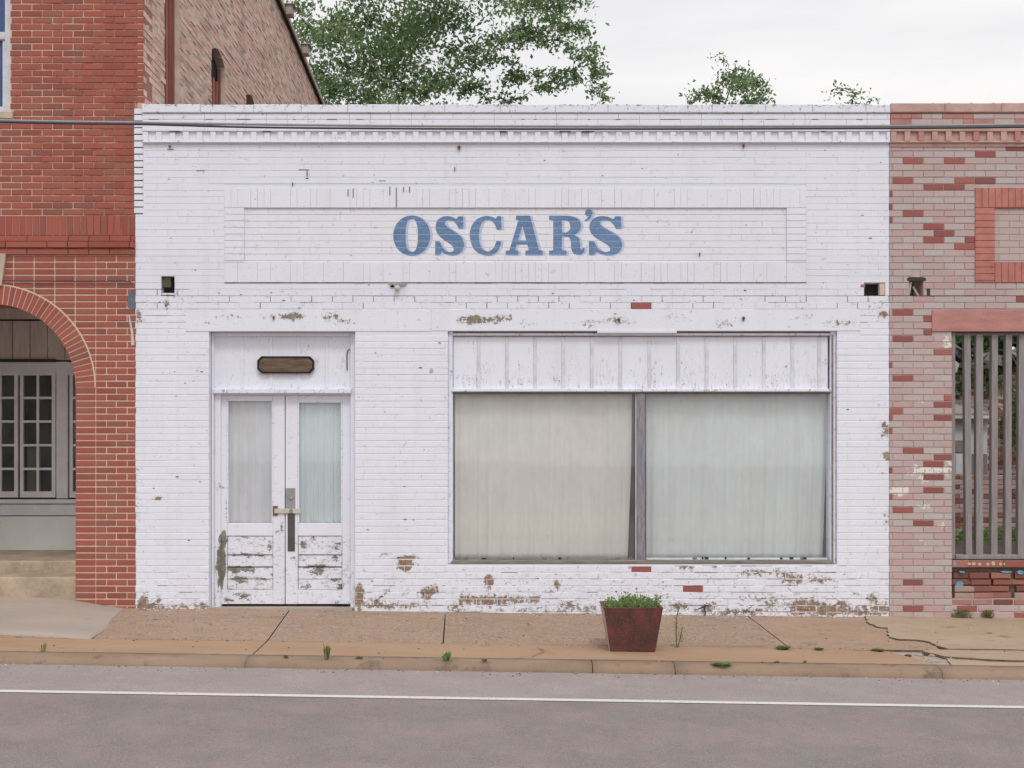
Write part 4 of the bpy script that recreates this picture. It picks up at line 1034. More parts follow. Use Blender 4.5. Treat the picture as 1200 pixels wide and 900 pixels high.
# upper window
uw = MB(); yw = .10
uw.brick(X(5.5, yw), X(12)-.001, Z(131)+.001, Z(-61), yw, .12, 'paint_grey', .006, .5, None, 1, 1)
uw.brick(X(W2[0])+.001, X(-90.5, yw), Z(131)+.001, Z(-61), yw, .12, 'paint_grey', .006)
uw.brick(X(-90.5, yw)+.001, X(5.5, yw)-.001, Z(131)+.001, Z(121), yw+.02, .08, 'paint_grey', .006)
uw.brick(X(-90.5, yw)+.001, X(5.5, yw)-.001, Z(42), Z(33), yw+.01, .10, 'paint_grey', .006)
uw.brick(X(-90.5, yw)+.001, X(5.5, yw)-.001, Z(-50), Z(-61), yw+.02, .08, 'paint_grey', .006)
uw.brick(X(1.5, yw), X(5, yw), Z(121), Z(42), yw+.03, .05, 'paint_grey', .004)
o = uw.build('upper_window', BB)
q = MB(); q.wall([rect(X(-90, yw), X(5, yw), Z(123), Z(-52))], yw+.06, yw+.066, 'glass_blue'); q.build('pane', o)
q = MB(); q.brick(X(W2[0]-4), X(16), Z(140), Z(131.5), -.04, .36, 'stone', .006); q.build('window_sill', BB)
# side wall facing the white roof
def yz_wall():
    s = MB(); xs_ = X(168)
    BY = 16.0
    roofz = lambda y: 9.62-.083*y
    wins = [(.80, 1.43, 7.2), (2.95, 3.72, 6.9), (5.0, 5.78, 6.9), (7.3, 8.1, 6.9)]
    H = lambda a, b, t: [(a, 4.0), (b, 4.0), (b, t-.12), ((a*.3+b*.7), t-.03), ((a+b)/2, t), ((a*.7+b*.3), t-.03), (a, t-.12)]
    loops_ = [[(.335, -.3), (BY, -.3), (BY, roofz(BY)), (.335, roofz(.335))]]+[H(*w_) for w_ in wins]
    s.poly(loops_, lambda u, v, w_: (xs_-.005-w_, u, v), .3, 'old_mortar')
    z = 4.6; k = 0
    while z < 9.7:
        y = .0-(k % 2)*.1065+.002
        while y < BY:
            a, b = max(y, .002), y+.203
            y += .213
            if b < a+.03: continue
            if z+.06 > roofz(b)-.02: continue
            hit = False
            for (wa, wb, t) in wins:
                zt = t-.12*abs((a+b)/2-(wa+wb)/2)/((wb-wa)/2)
                if z < zt and a < wb and b > wa:
                    if a < wa-.04: b = wa
                    elif b > wb+.04: a = wb
                    else: hit = True
            if hit: continue
            j = random.gauss(0, .0035); x1 = xs_+j; rr = random.random()
            if random.random() < .03: x1 -= .03
            dz = .018 if y > .9 else .016
            s.hull8([(xs_-.06, a, z), (x1, a+.004, z), (x1+random.gauss(0, .003), b, z), (xs_-.06, b, z), (xs_-.06, a, z+.058), (x1, a+.004, z+.057), (x1, b, z+.057), (xs_-.06, b, z+.058)], 'old_brick', rr)
        z += .068; k += 1
    o = s.build('side_wall', BB)
    for (a, b, t) in wins:
        w_ = MB(); w_.box(xs_-.14, xs_-.10, a+.002, b-.002, 4.02, t-.36, 'boarded')
        for q in range(4): yy = a+(b-a)*(q+.5)/4; w_.box(xs_-.10, xs_-.085, yy-.07*(b-a), yy+.07*(b-a), 4.05, t-.34, 'boarded')
        w_.box(xs_-.13, xs_-.11, a+.002, b-.002, t-.30, t+.02, 'black'); w_.box(xs_-.1, xs_-.06, a+.004, a+.05, 4.03, t-.15, 'boarded'); w_.box(xs_-.1, xs_-.06, b-.05, b-.004, 4.03, t-.15, 'boarded')
        w_.build('boarded_window', BB)
    c = MB()
    c.hull8([(xs_-.32, .0, roofz(0)+.0), (xs_+.06, .0, roofz(0)), (xs_+.06, BY, roofz(BY)), (xs_-.32, BY, roofz(BY)), (xs_-.32, .0, roofz(0)+.07), (xs_+.06, .0, roofz(0)+.07), (xs_+.06, BY, roofz(BY)+.07), (xs_-.32, BY, roofz(BY)+.07)], 'metal_cap')
    c.hull8([(xs_+.062, .0, roofz(0)-.05), (xs_+.085, .0, roofz(0)-.05), (xs_+.085, BY, roofz(BY)-.05), (xs_+.062, BY, roofz(BY)-.05), (xs_+.062, .0, roofz(0)+.03), (xs_+.085, .0, roofz(0)+.03), (xs_+.085, BY, roofz(BY)+.03), (xs_+.062, BY, roofz(BY)+.03)], 'scupper')
    c.build('roof_edge', BB)
    for y in (7.7, 9.3):
        c = MB(); zz = roofz(y); c.box(xs_+.09, xs_+.19, y, y+.22, zz-.08, zz+.07, 'scupper'); c.box(xs_-.1, xs_+.23, y-.03, y+.25, zz+.072, zz+.09, 'scupper'); c.build('scupper', BB)
    m = MB(); m.box(X(LX), xs_-.012, .34, BY, bt-.5, bt-.4, 'roof'); m.build('roof', BB)
    m = MB(); m.box(X(LX)+.001, X(LX)+.3, .335, BY, -.3, bt-.05, 'mortar_red'); m.box(X(LX)+.31, xs_-.32, BY-.3, BY, -.3, bt-.55, 'mortar_red'); m.build('back_wall', BB)
yz_wall()

# porch inside the arch
PY_ = 2.16
XP = lambda px, Y=PY_: X(px, Y)
ZP = lambda py, Y=PY_: Z(py, Y)
po = MB()
po.box(X(CX-RI)-.5, X(CX+RI)+.02, .34, 2.6, 3.50, 3.60, 'porch_trim')                     # ceiling
po.box(X(CX+RI)+.03, X(CX+RI)+.35, .34, 2.6, -.2, 3.5, 'porch_trim'); po.box(X(CX-RI)-.7, X(CX-RI)-.35, .34, 2.6, -.2, 3.5, 'porch_trim')
for k in range(-9, 5):                                                                    # vertical boards above the windows
    a = 14.5+20.5*k; po.brick(XP(a)+.004, XP(a+20.5)-.004, ZP(422), ZP(376), PY_+random.uniform(-.002, .002), .03, 'porch_board', .004, random.random())
po.brick(XP(-210), XP(125), ZP(374), ZP(330), PY_-.02, .05, 'porch_board', .004)
po.box(XP(-210), XP(66), PY_-.035, PY_-.001, ZP(424.5), ZP(421), 'dirt')
po.wall([rect(XP(-210), XP(125), ZP(440), ZP(424.5))], PY_-.012, PY_+.03, 'porch_trim')
po.box(XP(-210), XP(125), PY_+.16, PY_+.20, ZP(600), ZP(330), 'black')
po.brick(XP(66.5), XP(80), ZP(584), ZP(424), PY_-.02, .08, 'porch_trim', .004)
po.brick(XP(-210), XP(125), ZP(590), ZP(585), PY_-.06, .1, 'porch_trim', .006)
po.brick(XP(-210), XP(125), ZP(604), ZP(591), PY_-.02, .05, 'porch_trim', .004)
po.brick(XP(-210), XP(125), ZP(650), ZP(605), PY_-.008, .05, 'porch_panel', .002)
po.build('porch_wall', BB)
def casement(l_, r_, first):
    w_ = MB(); y = PY_-.005; T, B = 436, 583
    cols = [(l_+4, (l_+r_)/2-1.3), ((l_+r_)/2+1.3, r_-4.5)]
    rows_ = [440+27.7*k for k in range(5)]
    lp = [rect(XP(l_)+.003, XP(r_)-.003, ZP(B), ZP(T))]
    for (a, b) in cols:
        for t_ in rows_: lp.append(rect(XP(a), XP(b), ZP(t_+25), ZP(t_)))
    w_.wall(lp, y-.02, y+.02, 'porch_trim'); o = w_.build('casement_window', BB)
    g_ = MB(); g_.wall([rect(XP(l_+2), XP(r_-2), ZP(B-3), ZP(T+2))], y+.008, y+.012, 'glass_dark'); g_.build('pane', o)
    if first:
        c = MB(); c.box(XP(28), XP(44), PY_+.10, PY_+.11, ZP(578), ZP(524), 'stone'); c.box(XP(46), XP(60), PY_+.10, PY_+.11, ZP(578), ZP(554), 'soil'); c.build('cardboard', o)
casement(24, 66, True); casement(-20, 22, False); casement(82, 124, False); casement(-64, -22, False); casement(-122, -80, False)
st = MB()
st.brick(X(CX-RI), X(CX+RI)-.003, -.2, .362, .05, .60, 'concrete_step', .012, .5, None, 1, 1)
st.brick(X(CX-RI)+.002, X(CX+RI)-.001, -.2, .490, .55, 1.8, 'concrete_step', .015, .5)
st.build('porch_step', BB)
# low ramp slab
rp_ = MB()
rpts = [(-200, 690), (-60, 693), (0, 697.5), (50, 700.5), (89, 705.5), (125, 711), (160, 716.8), (107, 748.2), (50, 745), (0, 742.5), (-200, 733)]
def ramp_pt(px, py, zf):
    v = (py-HOR)/FPX; u = (px-600)/FPX; d = (HC-zf)/v; return (u*d, d-D, zf)
zs_ = [.20, .17, .165, .150, .120, .068, .028, None, None, None, None]
top_ = []
for (px, py), zz in zip(rpts, zs_):
    if zz is None: xx, yy = G(px, py, .008); top_.append((xx, yy, gz(xx, yy)+.008))
    else: top_.append(ramp_pt(px, py, zz))
# two rows of quads between rear edge (0..6) and front edge (7..10), interpolated
rear = top_[:7]; front = [top_[10], top_[9], top_[8], top_[7]]
def along(P, t):
    s_ = t*(len(P)-1); i = min(int(s_), len(P)-2); f = s_-i; return tuple(P[i][k]*(1-f)+P[i+1][k]*f for k in range(3))
NX = 36; NY = 8; ids = []
def bypx(P, xq):
    for a, b in zip(P[:-1], P[1:]):
        if a[0] <= xq <= b[0]: f = (xq-a[0])/(b[0]-a[0]); return tuple(a[k]*(1-f)+b[k]*f for k in range(3))
    return P[-1] if xq > P[-1][0] else P[0]
for i in range(NX+1):
    ra = bypx(rear, rear[0][0]+(rear[-1][0]-rear[0][0])*i/NX); fa = bypx(front, front[0][0]+(front[-1][0]-front[0][0])*i/NX)
    col = []
    for j in range(NY+1):
        f = j/NY; e_ = f**.85; col.append(rp_.vert((ra[0]*(1-f)+fa[0]*f, ra[1]*(1-f)+fa[1]*f, ra[2]*(1-e_)+fa[2]*e_), .3, 0))
    rb = rp_.vert((ra[0], ra[1]+.25, ra[2]), .3, 0); ids.append([rb]+col)
for i in range(NX):
    for j in range(NY+1): rp_.face((ids[i][j], ids[i][j+1], ids[i+1][j+1], ids[i+1][j]), 'ramp')
sk = [rp_.vert((rp_.v[c[-1]][0], rp_.v[c[-1]][1], rp_.v[c[-1]][2]-.08), .3, 0) for c in ids]
for i in range(NX): rp_.face((ids[i][-1], sk[i], sk[i+1], ids[i+1][-1]), 'ramp')
sk2 = [rp_.vert((rp_.v[q][0], rp_.v[q][1], rp_.v[q][2]-.08), .3, 0) for q in ids[-1]]
for i in range(len(sk2)-1): rp_.face((ids[-1][i], sk2[i], sk2[i+1], ids[-1][i+1]), 'ramp')
tag(smooth(rp_.build('concrete_ramp', fix=False)), kind='structure')
# thin wire clipped to the brick front
cw_ = MB(); cw_.tube([(X(-320), -.02, Z(328.5)), (X(0), -.022, Z(329.5)), (X(80), -.022, Z(330.2)), (X(152.5), -.022, Z(330)), (X(153.5), -.01, Z(331.5))], .006, 'cable_black', 6)
tag(cw_.build('wall_wire', origin=(X(0), 0, Z(330))), 'thin dark wire running level across the red brick above the arch', 'wire')

# =================================================================== PINK RUIN (right)
RU = thing('ruined_building', (X(1200), 0, 0), 'roofless pink painted brick front with a barred opening, right of the white storefront', 'building')
RX = 2000; OR = 1345
mb = MB()
loops = [rect(XR+.003, X(RX), -.35, Z(133)), rect(X(1115.5)-e, X(OR)+e, Z(701)-e, Z(388)+e), rect(X(1065)-e, X(1082)+e, Z(346.5)-e, Z(325)+e), rect(X(1165.5)-e, X(1322)+e, Z(307.5)-e, Z(243.5)+e)]
mb.wall(loops, .008, .32, 'pink_mortar')
mb.wall([rect(X(1160), X(1330), Z(312), Z(240))], .0215, .1, 'pink_mortar')
mb.box(X(1115.5)-.02, X(OR)+.02, .060, .30, Z(705), Z(664.5), 'joint_shade_earth')
cutr = cutter([(1115.5, OR, 388, 664), (1092, OR+24, 363, 388), (1142.5, 1345, 220.3, 331), (1065, 1082, 325, 346.8), (1068, 1079, 322, 330)])
rndd = random.Random(5)
def pmat(px, py, r_):
    if py > 662 and px > 1116 and px < OR: return 'ruin_brick' if (rndd.random() < .8 and py < 706) else ('pink_brick')
    pr = .14 if py < 640 else .10
    return 'bare_brick' if rndd.random() < pr and not (1060 < px < 1100 and 320 < py < 350) else 'pink_brick'
def pwear(x, z):
    px, py = PX(x), PY(z); w_ = 0
    for a, b, rx, ry, s in ((1085, 552, 16, 6, .7), (1108, 548, 8, 8, .6), (1055, 575, 9, 3, 1.1), (1085, 560, 8, 6, .6), (1085, 592, 8, 3, .7), (1105, 615, 5, 3, .7), (1110, 400, 5, 6, .7), (1080, 472, 6, 3, .6), (1083, 636, 6, 2, .7), (1073, 525, 6, 2, .6)):
        d = ((px-a)/rx)**2+((py-b)/ry)**2
        if d < 4: w_ = max(w_, s*max(0, 1-d/4)**.6)
    return w_
k = -23
while True:
    top, bot = y0+PIT*k, y0+PIT*(k+1)
    if top > 745: break
    if bot > 172:
        if top > 660:
            course(mb, 1042.4, 1115.5, top, bot, 0, 'pink_brick', phase=(k % 2)*BR/2+1046, hj=.010, vj=.010, cut=cutr, matf=pmat, wfn=pwear, nx=4, jit=.002)
            rec = .0 if top > 700 else .05
            for a in np.arange(1115.5, OR, BR):
                if top < 664: continue
                if top > 700: yf = random.uniform(-.003, .004)
                else:
                    yf = random.choice((.0, .01, .015, .03, .0, .004)); 
                    if random.random() < .07: continue
                of = random.uniform(-5, 5) if top < 700 else (k % 2)*6
                mb.brick(X(a+of)+.006, X(min(a+of+BR, OR))-.006, Z(bot)+.006, Z(top)-.004, yf, .12, 'ruin_brick' if top < 703 else random.choice(('pink_brick', 'bare_brick', 'pink_brick')), .006, random.random(), .2, 2, 1, .012, .002)
        else:
            course(mb, 1042.4, RX, max(top, 171), bot, 0, 'pink_brick', phase=(k % 2)*BR/2+1046, hj=.007 if top < 385 else .010, vj=.006, cut=cutr, matf=pmat, wfn=pwear, nx=4, jit=.0015)
    k += 1
for rr in (346.9,): 
    x = 1042
    while x < RX: x2 = x+random.uniform(5, 20); mb.box(X(x), X(x2), .002, .014, Z(rr)-.005*random.uniform(.5, 1.2), Z(rr)+.004*random.uniform(.5, 1.2), 'dirt'); x = x2
# sill course and paint dabs below the bars
x = 1115.5
while x < OR: x2 = min(x+random.uniform(20, 40), OR); mb.brick(X(x)+.002, X(x2)-.002, Z(665), Z(656.5), -.004, .30, 'ruin_brick', .006, random.uniform(.3, .8), .35, 6, 1, .004); x = x2
for (a, b, c, d) in ((1116.5, 1121, 657, 664), (1124, 1131, 668.5, 671.5), (1173, 1186, 668.5, 671.5), (1192, 1200, 668, 673)): mb.wall([jag(a+1, b-1, c+.8, d-.3)], -.006, .05, 'blue_paint')
mb.wall([jag(1121, 1129, 682, 689)], .02, .05, 'blue_paint')
for a in (1134, 1139, 1146, 1156, 1162, 1171, 1176): mb.wall([jag(a, a+random.uniform(1.5, 4), 658+random.uniform(0, 2), 663-random.uniform(0, 1))], -.0065, .004, 'stone')
# broken edge bricks round the see-through hole
mb.hull8([(X(1065), .03, Z(346.5)), (X(1067), .03, Z(346.5)), (X(1067), .10, Z(346.5)), (X(1065), .10, Z(346.5)), (X(1064.5), .03, Z(330)), (X(1070), .03, Z(330)), (X(1070), .10, Z(330)), (X(1064.5), .10, Z(330))], 'pink_brick', .3)
mb.hull8([(X(1071), .05, Z(335)), (X(1073), .05, Z(335)), (X(1073), .07, Z(335)), (X(1071), .07, Z(335)), (X(1077), .05, Z(346.5)), (X(1080), .05, Z(346.5)), (X(1080), .07, Z(346.5)), (X(1077), .07, Z(346.5))], 'pink_brick')
mb.box(X(1063), X(1085), -.002, .03, Z(329), Z(325.5), 'dirt'); mb.box(X(1086), X(1090), -.003, .03, Z(346), Z(338), 'dirt')
# sign panel frame
x = 1142.5
def psold(a, b, t_, b_, hor=False):
    if hor:
        z = t_
        while z < b_-1: mb.brick(X(a), X(b), Z(min(z+7.75, b_))+.002, Z(z)-.002, -.011+random.uniform(-.001, .001), .06, 'panel_red', .003, random.random(), None); z += 7.75
    else:
        x = a
        while x < b-1: x2 = min(x+7.8, b); mb.brick(X(x)+.0015, X(x2)-.0015, Z(b_), Z(t_), -.011+random.uniform(-.001, .001), .06, 'panel_red', .003, random.random(), None); x = x2
psold(1142.5, 1345, 220.3, 243.3); psold(1165.5, 1345, 307.7, 331); psold(1142.5, 1165.3, 243.5, 331, True); psold(1322, 1345, 243.5, 307.5, True)
z = 243.5; kk = 0
while z < 307: course(mb, 1165.5, 1322, z, min(z+PIT, 307.5), .0155, 'pink_brick', phase=(kk % 2)*12, hj=.006, vj=.004, jit=.0006, rndf=lambda a, b: .8+.2*random.random()); z += PIT; kk += 1
mb.build('front_wall', RU)
mb = MB(); mb.brick(X(1092), X(OR+23), Z(388)-.006, Z(363.3), -.010, .34, 'lintel_red', .006); mb.build('lintel', RU)
mb = MB()
x = 1042.6
while x < RX: x2 = min(x+random.uniform(40, 90), RX); mb.brick(X(x), X(x2)-.001, Z(133.3), Z(122.8)+random.uniform(-.003, .006), -.055, .40, 'cornice_pink', .008, random.random(), None, 4, 1, .003); x = x2
for q in range(30): a = random.uniform(1060, 1180); mb.box(X(a), X(a+random.uniform(3, 10)), .0, .08, Z(123), Z(121.5-random.random()), 'shingle')
mb.wall([rect(X(1042.6), X(RX), Z(172), Z(133.4)-.003)], -.012, .30, 'cornice_pink')
for (t_, b_) in ((134, 140.5), (140.5, 147)):
    x = 1042.6; 
    while x < RX: x2 = min(x+BR*random.choice((.5, 1, 1)), RX); mb.brick(X(x)+.001, X(x2)-.001, Z(b_)+.002, Z(t_)-.001, -.036, .05, random.choice(('pink_brick', 'pink_brick', 'lintel_red')), .003, random.random(), None); x = x2
mb.brick(X(1042.6), X(RX), Z(155), Z(147.5), -.044, .05, 'cornice_pink', .004)
x = 1046
while x < RX:
    if not 1143 < x < 1150: mb.brick(X(x-3.3), X(x+3.3), Z(166.5), Z(155)-.001, -.040+random.uniform(-.003, .003), .05, 'lintel_red' if random.random() < .3 else 'cornice_pink', .003, random.random(), None)
    x += 16.1
mb.brick(X(1042.6), X(RX), Z(168), Z(165.8), -.036, .04, 'cornice_pink', .003)
mb.build('dentil_cornice', RU)
GRL = MB()
yg = .04
GRL.brick(X(1115.8), X(1119.5, yg), Z(656)+.002, Z(388)-.01, yg, .10, 'bar_wood', .004)
GRL.brick(X(1119.5, yg)+.001, X(OR)-.001, Z(656)+.002, Z(650.5), yg-.02, .14, 'bar_wood', .006)
GRL.brick(X(1119.5, yg)+.001, X(OR)-.001, Z(392.5), Z(388)-.01, yg+.02, .10, 'grey_wood', .004)
grille = GRL.build('window_grille', RU)
bars = [(1130.6, 1137.8), (1144.6, 1152.6), (1163, 1170), (1179.3, 1186.4), (1195, 1202.6), (1211, 1219), (1228, 1235), (1244, 1251), (1261, 1268), (1277, 1284), (1293, 1300), (1309, 1316), (1325, 1332)]
for (a, b) in bars:
    t_ = MB(); q = random.uniform(-2.0, 1.5)
    x0, x1 = X(a, yg), X(b, yg); dz_ = q/113.5; zt, zb = Z(391), Z(651.5)
    t_.hull8([(x0-dz_, yg+.012, zb), (x1-dz_, yg+.012, zb), (x1-dz_, yg+.085, zb), (x0-dz_, yg+.085, zb), (x0, yg+.012, zt), (x1, yg+.012, zt), (x1, yg+.085, zt), (x0, yg+.085, zt)], 'bar_wood')
    t_.build('bar', grille)
mb = MB(); mb.box(X(RX)-.3, X(RX), .325, 12, -.3, 4.2, 'old_mortar'); mb.build('side_wall', RU)

# the open lot behind
lot = MB(); n = 14
for i in range(n):
    for j in range(n):
        pass
xs2 = [XR+.3+(14-XR)*k/16 for k in range(17)]; ys2 = [.35+1.6*k for k in range(17)]
hgt = lambda x, y: .30+.10*math.sin(x*1.7+y)+.06*math.sin(y*2.3)+(.02*y)
ids = [[lot.vert((x, y, hgt(x, y)), .5, .5) for x in xs2] for y in ys2]
for j in range(16):
    for i in range(16): lot.face((ids[j][i], ids[j][i+1], ids[j+1][i+1], ids[j+1][i]), 'earth')
tag(smooth(lot.build('lot_ground')), kind='structure')
def ruin_wall(name, px0, px1, Y, ztop, label, cat, mats=('ruin_brick', 'pink_brick'), ragged=.3, zb=.2, thick=.25):
    w_ = MB(); x0, x1 = X(px0, Y), X(px1, Y)
    w_.box(x0+.03, x1-.03, Y+.012, Y+thick, zb, ztop-ragged-.08, 'pink_mortar')
    z = zb; k = 0
    while z < ztop:
        x = x0-(k % 2)*.1065
        lim = ztop
        while x < x1:
            a, b = max(x, x0), min(x+.205, x1); x += .213
            hl = ztop-ragged*(.5+.5*math.sin(a*1.9+Y))*(.6+.4*math.sin(a*5.3))
            if z > hl or b-a < .04: continue
            w_.brick(a, b, z, z+.060, Y+random.uniform(-.006, .006), thick-.01 if z > ztop-ragged-.2 else .06, random.choice(mats), .004, random.random(), .1)
        z += .068; k += 1
    return tag(w_.build(name, origin=((x0+x1)/2, Y, zb)), label, cat)
ruin_wall('brick_wall', 1090, 1215, 5.0, Z(560, 5.0), 'low crumbling red brick wall behind the bars, in front of the pale outbuilding', 'wall', ragged=.06)
ruin_wall('brick_pier', 1171, 1250, 6.2, Z(470, 6.2), 'reddish brick pier behind the bars at the right edge of the photo', 'pier', mats=('ruin_brick', 'ruin_brick', 'pink_brick'), ragged=.3)
ruin_wall('brick_wall', 1040, 1300, 11, Z(428, 11), 'tall pinkish brick wall at the back of the open lot with vines on it', 'wall', mats=('pink_brick', 'bare_brick', 'pink_brick', 'ruin_brick'), ragged=.15)
oy = 8.0
ob = thing('outbuilding', (X(1135, oy), oy, .3), 'small pale outbuilding with a grey roof seen between the bars', 'building')
q = MB(); q.box(X(1085, oy), X(1157, oy), oy, oy+1.6, .2, Z(486, oy), 'siding'); q.build('wall', ob)
q = MB(); q.hull8([(X(1082, oy), oy-.15, Z(488, oy)), (X(1159, oy), oy-.15, Z(488, oy)), (X(1159, oy), oy+1.8, Z(470, oy)), (X(1082, oy), oy+1.8, Z(470, oy)), (X(1082, oy), oy-.15, Z(485, oy)), (X(1159, oy), oy-.15, Z(485, oy)), (X(1159, oy), oy+1.8, Z(467, oy)), (X(1082, oy), oy+1.8, Z(467, oy))], 'shingle'); q.build('roof', ob)
q = MB(); q.brick(X(1082, oy), X(1159, oy), Z(491, oy), Z(487.5, oy), oy-.18, .03, 'tarp_white', .003); q.build('fascia', ob)
q = MB(); q.brick(X(1118, oy), X(1129, oy), Z(530, oy), Z(516, oy), oy-.02, .03, 'shingle', .003); q.brick(X(1120, oy), X(1127, oy), Z(556, oy), Z(533, oy), oy-.015, .03, 'paint_grey', .003); q.build('door_panel', ob)
q = MB(); q.brick(X(1137, oy), X(1156, oy), Z(558, oy), Z(532, oy), oy-.03, .04, 'grey_wood', .003); q.build('shutter', ob)
# torn sheets on top of the back wall
tj = MB(); zt = Z(428, 10.9)
for q in range(46):
    px_ = random.uniform(1100, 1215); c = Vector((X(px_, 10.9), 10.9+random.uniform(-.15, .3), Z(random.uniform(412, 431), 10.9)))
    a = Vector((random.uniform(-1, 1), random.uniform(-.3, .3), random.uniform(-.5, .5))).normalized()*random.uniform(.12, .32); b = Vector((random.uniform(-.3, .3), random.uniform(-1, 1), random.uniform(-.9, .9))).normalized()*random.uniform(.05, .16)
    n_ = a.cross(b).normalized()*.008
    tj.hull8([c-a-b, c+a-b, c+a+b, c-a+b, c-a-b+n_, c+a-b+n_, c+a+b+n_, c-a+b+n_], random.choice(('tarp_black', 'tarp_black', 'tarp_white', 'shingle')))
tag(tj.build('debris_pile', origin=(X(1150, 10.9), 10.9, zt)), 'torn black and white roofing debris heaped on the far brick wall behind the bars', 'debris')

# =================================================================== TREES
def tube_path(a, b, n=5, wob=.1):
    a, b = Vector(a), Vector(b); L_ = (b-a).length; P = []
    for i in range(n+1):
        t = i/n; p = a.lerp(b, t); p += Vector((random.gauss(0, 1), random.gauss(0, 1), random.gauss(0, .6)+2.0*math.sin(t*math.pi)*.4))*wob*L_*.12*math.sin(t*math.pi); P.append(p)
    return P
def make_tree(name, base, fork, clumps, leaf, dens, mat, label, cat='tree', group=None, trunk_r=.22, twig=True, spread=.62, sub=7):
    T = thing(name, base, label, cat, group)
    tr = MB(); P = tube_path(base, fork, 6, .1); tr.tube(P, [trunk_r*(1-.35*i/6) for i in range(7)], 'bark', 10)
    lf = MB()
    nodes = [(Vector(fork), trunk_r*.62), (P[4], trunk_r*.6)]
    for (c, r_) in sorted(clumps, key=lambda q: (Vector(q[0])-Vector(fork)).length):
        c = Vector(c); f_ = Vector(fork); par = min(nodes, key=lambda q: (q[0]-c).length+.35*(q[0]-f_).length)
        Pl = tube_path(par[0], c, 6, .9); r0 = max(.012, min(par[1]*.72, .02+.07*r_)); r1 = max(.008, r0*.62)
        tr.tube(Pl, [r0+(r1-r0)*i/6 for i in range(7)], 'bark', 6); nodes.append((c, r1)); nodes.append((Pl[3], r0*.9))
        tone = random.gauss(.5, .16)
        for q in range(sub):
            d = Vector((random.gauss(0, 1), random.gauss(0, 1), random.gauss(0, .9))); d = d.normalized()*r_*random.uniform(.15, .95)
            cc = c+d
            if twig:
                dx = cc+d*.5+Vector((0, 0, -.15*r_)); tr.tube([c-(c-Pl[4])*.3*random.random(), c+d*.5+Vector((0, 0, .1*r_)), cc, dx], [.016, .012, .008, .003], 'bark', 4)
            m = max(6, int(dens*r_*r_/sub)); sp = max(.16, r_*spread*random.uniform(.40, .85))
            pts_ = rng.normal(size=(m, 3))*np.array([sp*.9, sp*.9, sp*.55])+np.array(cc)
            tn = np.clip(tone+random.gauss(0, .16)+rng.normal(size=m)*.14, 0, 1); lf.leaves(pts_, leaf, mat, tn)
    tr.build('trunk', T); lf.build('crown', T, fix=False); return T
def C_(px, py, Y, r_): return ((X(px, Y), Y+random.uniform(-1, 1)*min(2.2, r_/12), Z(py, Y)), r_*(D+Y)/FPX)
TY = 24
big = [(360,30,20),(345,4,16),(340,-40,30),(392,55,26),(378,95,22),(365,112,14),(430,18,26),(440,70,28),(410,105,22),(398,20,18),(468,100,24),(480,50,30),(482,10,28),(520,22,26),(522,70,24),(545,45,17),(500,112,14),(440,115,16),(556,80,12),(545,108,9),(592,60,13),(575,40,7),(612,45,15),(598,86,9),(592,114,11),(570,118,8),(585,6,10),(620,8,16),(640,30,18),(652,58,15),(648,4,16),(654,84,10),(662,104,7),(682,38,12),(692,60,11),(700,80,8),(706,100,5),(710,112,4),(630,96,6),(610,112,5),(672,14,12),(420,-30,40),(490,-50,45),(560,-40,36),(610,-40,36),(460,-110,45),(540,-110,42),(650,-40,22),(390,-90,36),(420,140,24),(480,150,26),(540,150,22),(370,150,20)]
fill = []
for i, (a, b, c) in enumerate(big):
    for (a2, b2, c2) in big[i+1:]:
        dd = math.hypot(a-a2, b-b2)
        if dd < 62 and not (555 < (a+a2)/2 < 600 and (b+b2)/2 < 52) and random.random() < .55: fill.append(((a+a2)/2+random.gauss(0, 6), (b+b2)/2+random.gauss(0, 6), min(c, c2)*random.uniform(.5, .85)))
big += fill
make_tree('oak_tree', (X(480, TY), TY, -.4), (X(485, TY), TY, Z(150, TY)), [C_(a, b, TY, c) for a, b, c in big], .155, 1150, 'leaf', 'large leafy tree rising behind the white storefront, above its left half', trunk_r=.30, sub=7, spread=1.15)
SY_ = 18
sm = [(814,113,6),(828,103,7),(846,98,8),(862,90,7),(878,88,6),(888,98,8),(866,108,10),(892,113,7),(840,112,8),(872,80,4),(844,70,1.6),(900,104,3),(870,130,16),(850,140,16)]
make_tree('young_tree', (X(860, SY_), SY_, -.4), (X(862, SY_), SY_, Z(160, SY_)), [C_(a, b, SY_, c) for a, b, c in sm], .12, 4500, 'leaf', 'small treetop showing above the right half of the white storefront roofline', trunk_r=.10, sub=5, spread=.9)
sm = [(977,104,2.6),(984,109,2.4),(1000,112,3),(1005,107,2),(1000,120,3.5),(1018,119,1.8),(990,135,10),(1005,140,10)]
make_tree('sapling', (X(995, SY_), SY_, -.4), (X(992, SY_), SY_, Z(150, SY_)), [C_(a, b, SY_, c) for a, b, c in sm], .11, 6500, 'leaf', 'tiny sprig of a treetop above the parapet near its right end', trunk_r=.06, sub=3, spread=.8)
bs = [(X(px_, 14), 14, z_) for px_, z_ in ((1050, 1.5), (1085, 2.6), (1110, 1.6), (1140, 2.8), (1175, 1.6), (1205, 2.8), (1240, 1.6), (1275, 2.6), (1060, 3.6), (1100, 4.2), (1150, 4.4), (1195, 4.2), (1240, 3.8), (1030, 2.6), (1060, 5.0), (1080, 5.6), (1105, 5.3), (1150, 5.4), (1190, 5.2))]
make_tree('bushy_tree', (X(1150, 14), 14, .2), (X(1150, 14), 14.2, 1.2), [(b_, .72) for b_ in bs], .17, 2600, 'leaf_bush', 'dense green bushy tree standing behind the far brick wall of the open lot', trunk_r=.12, sub=6)
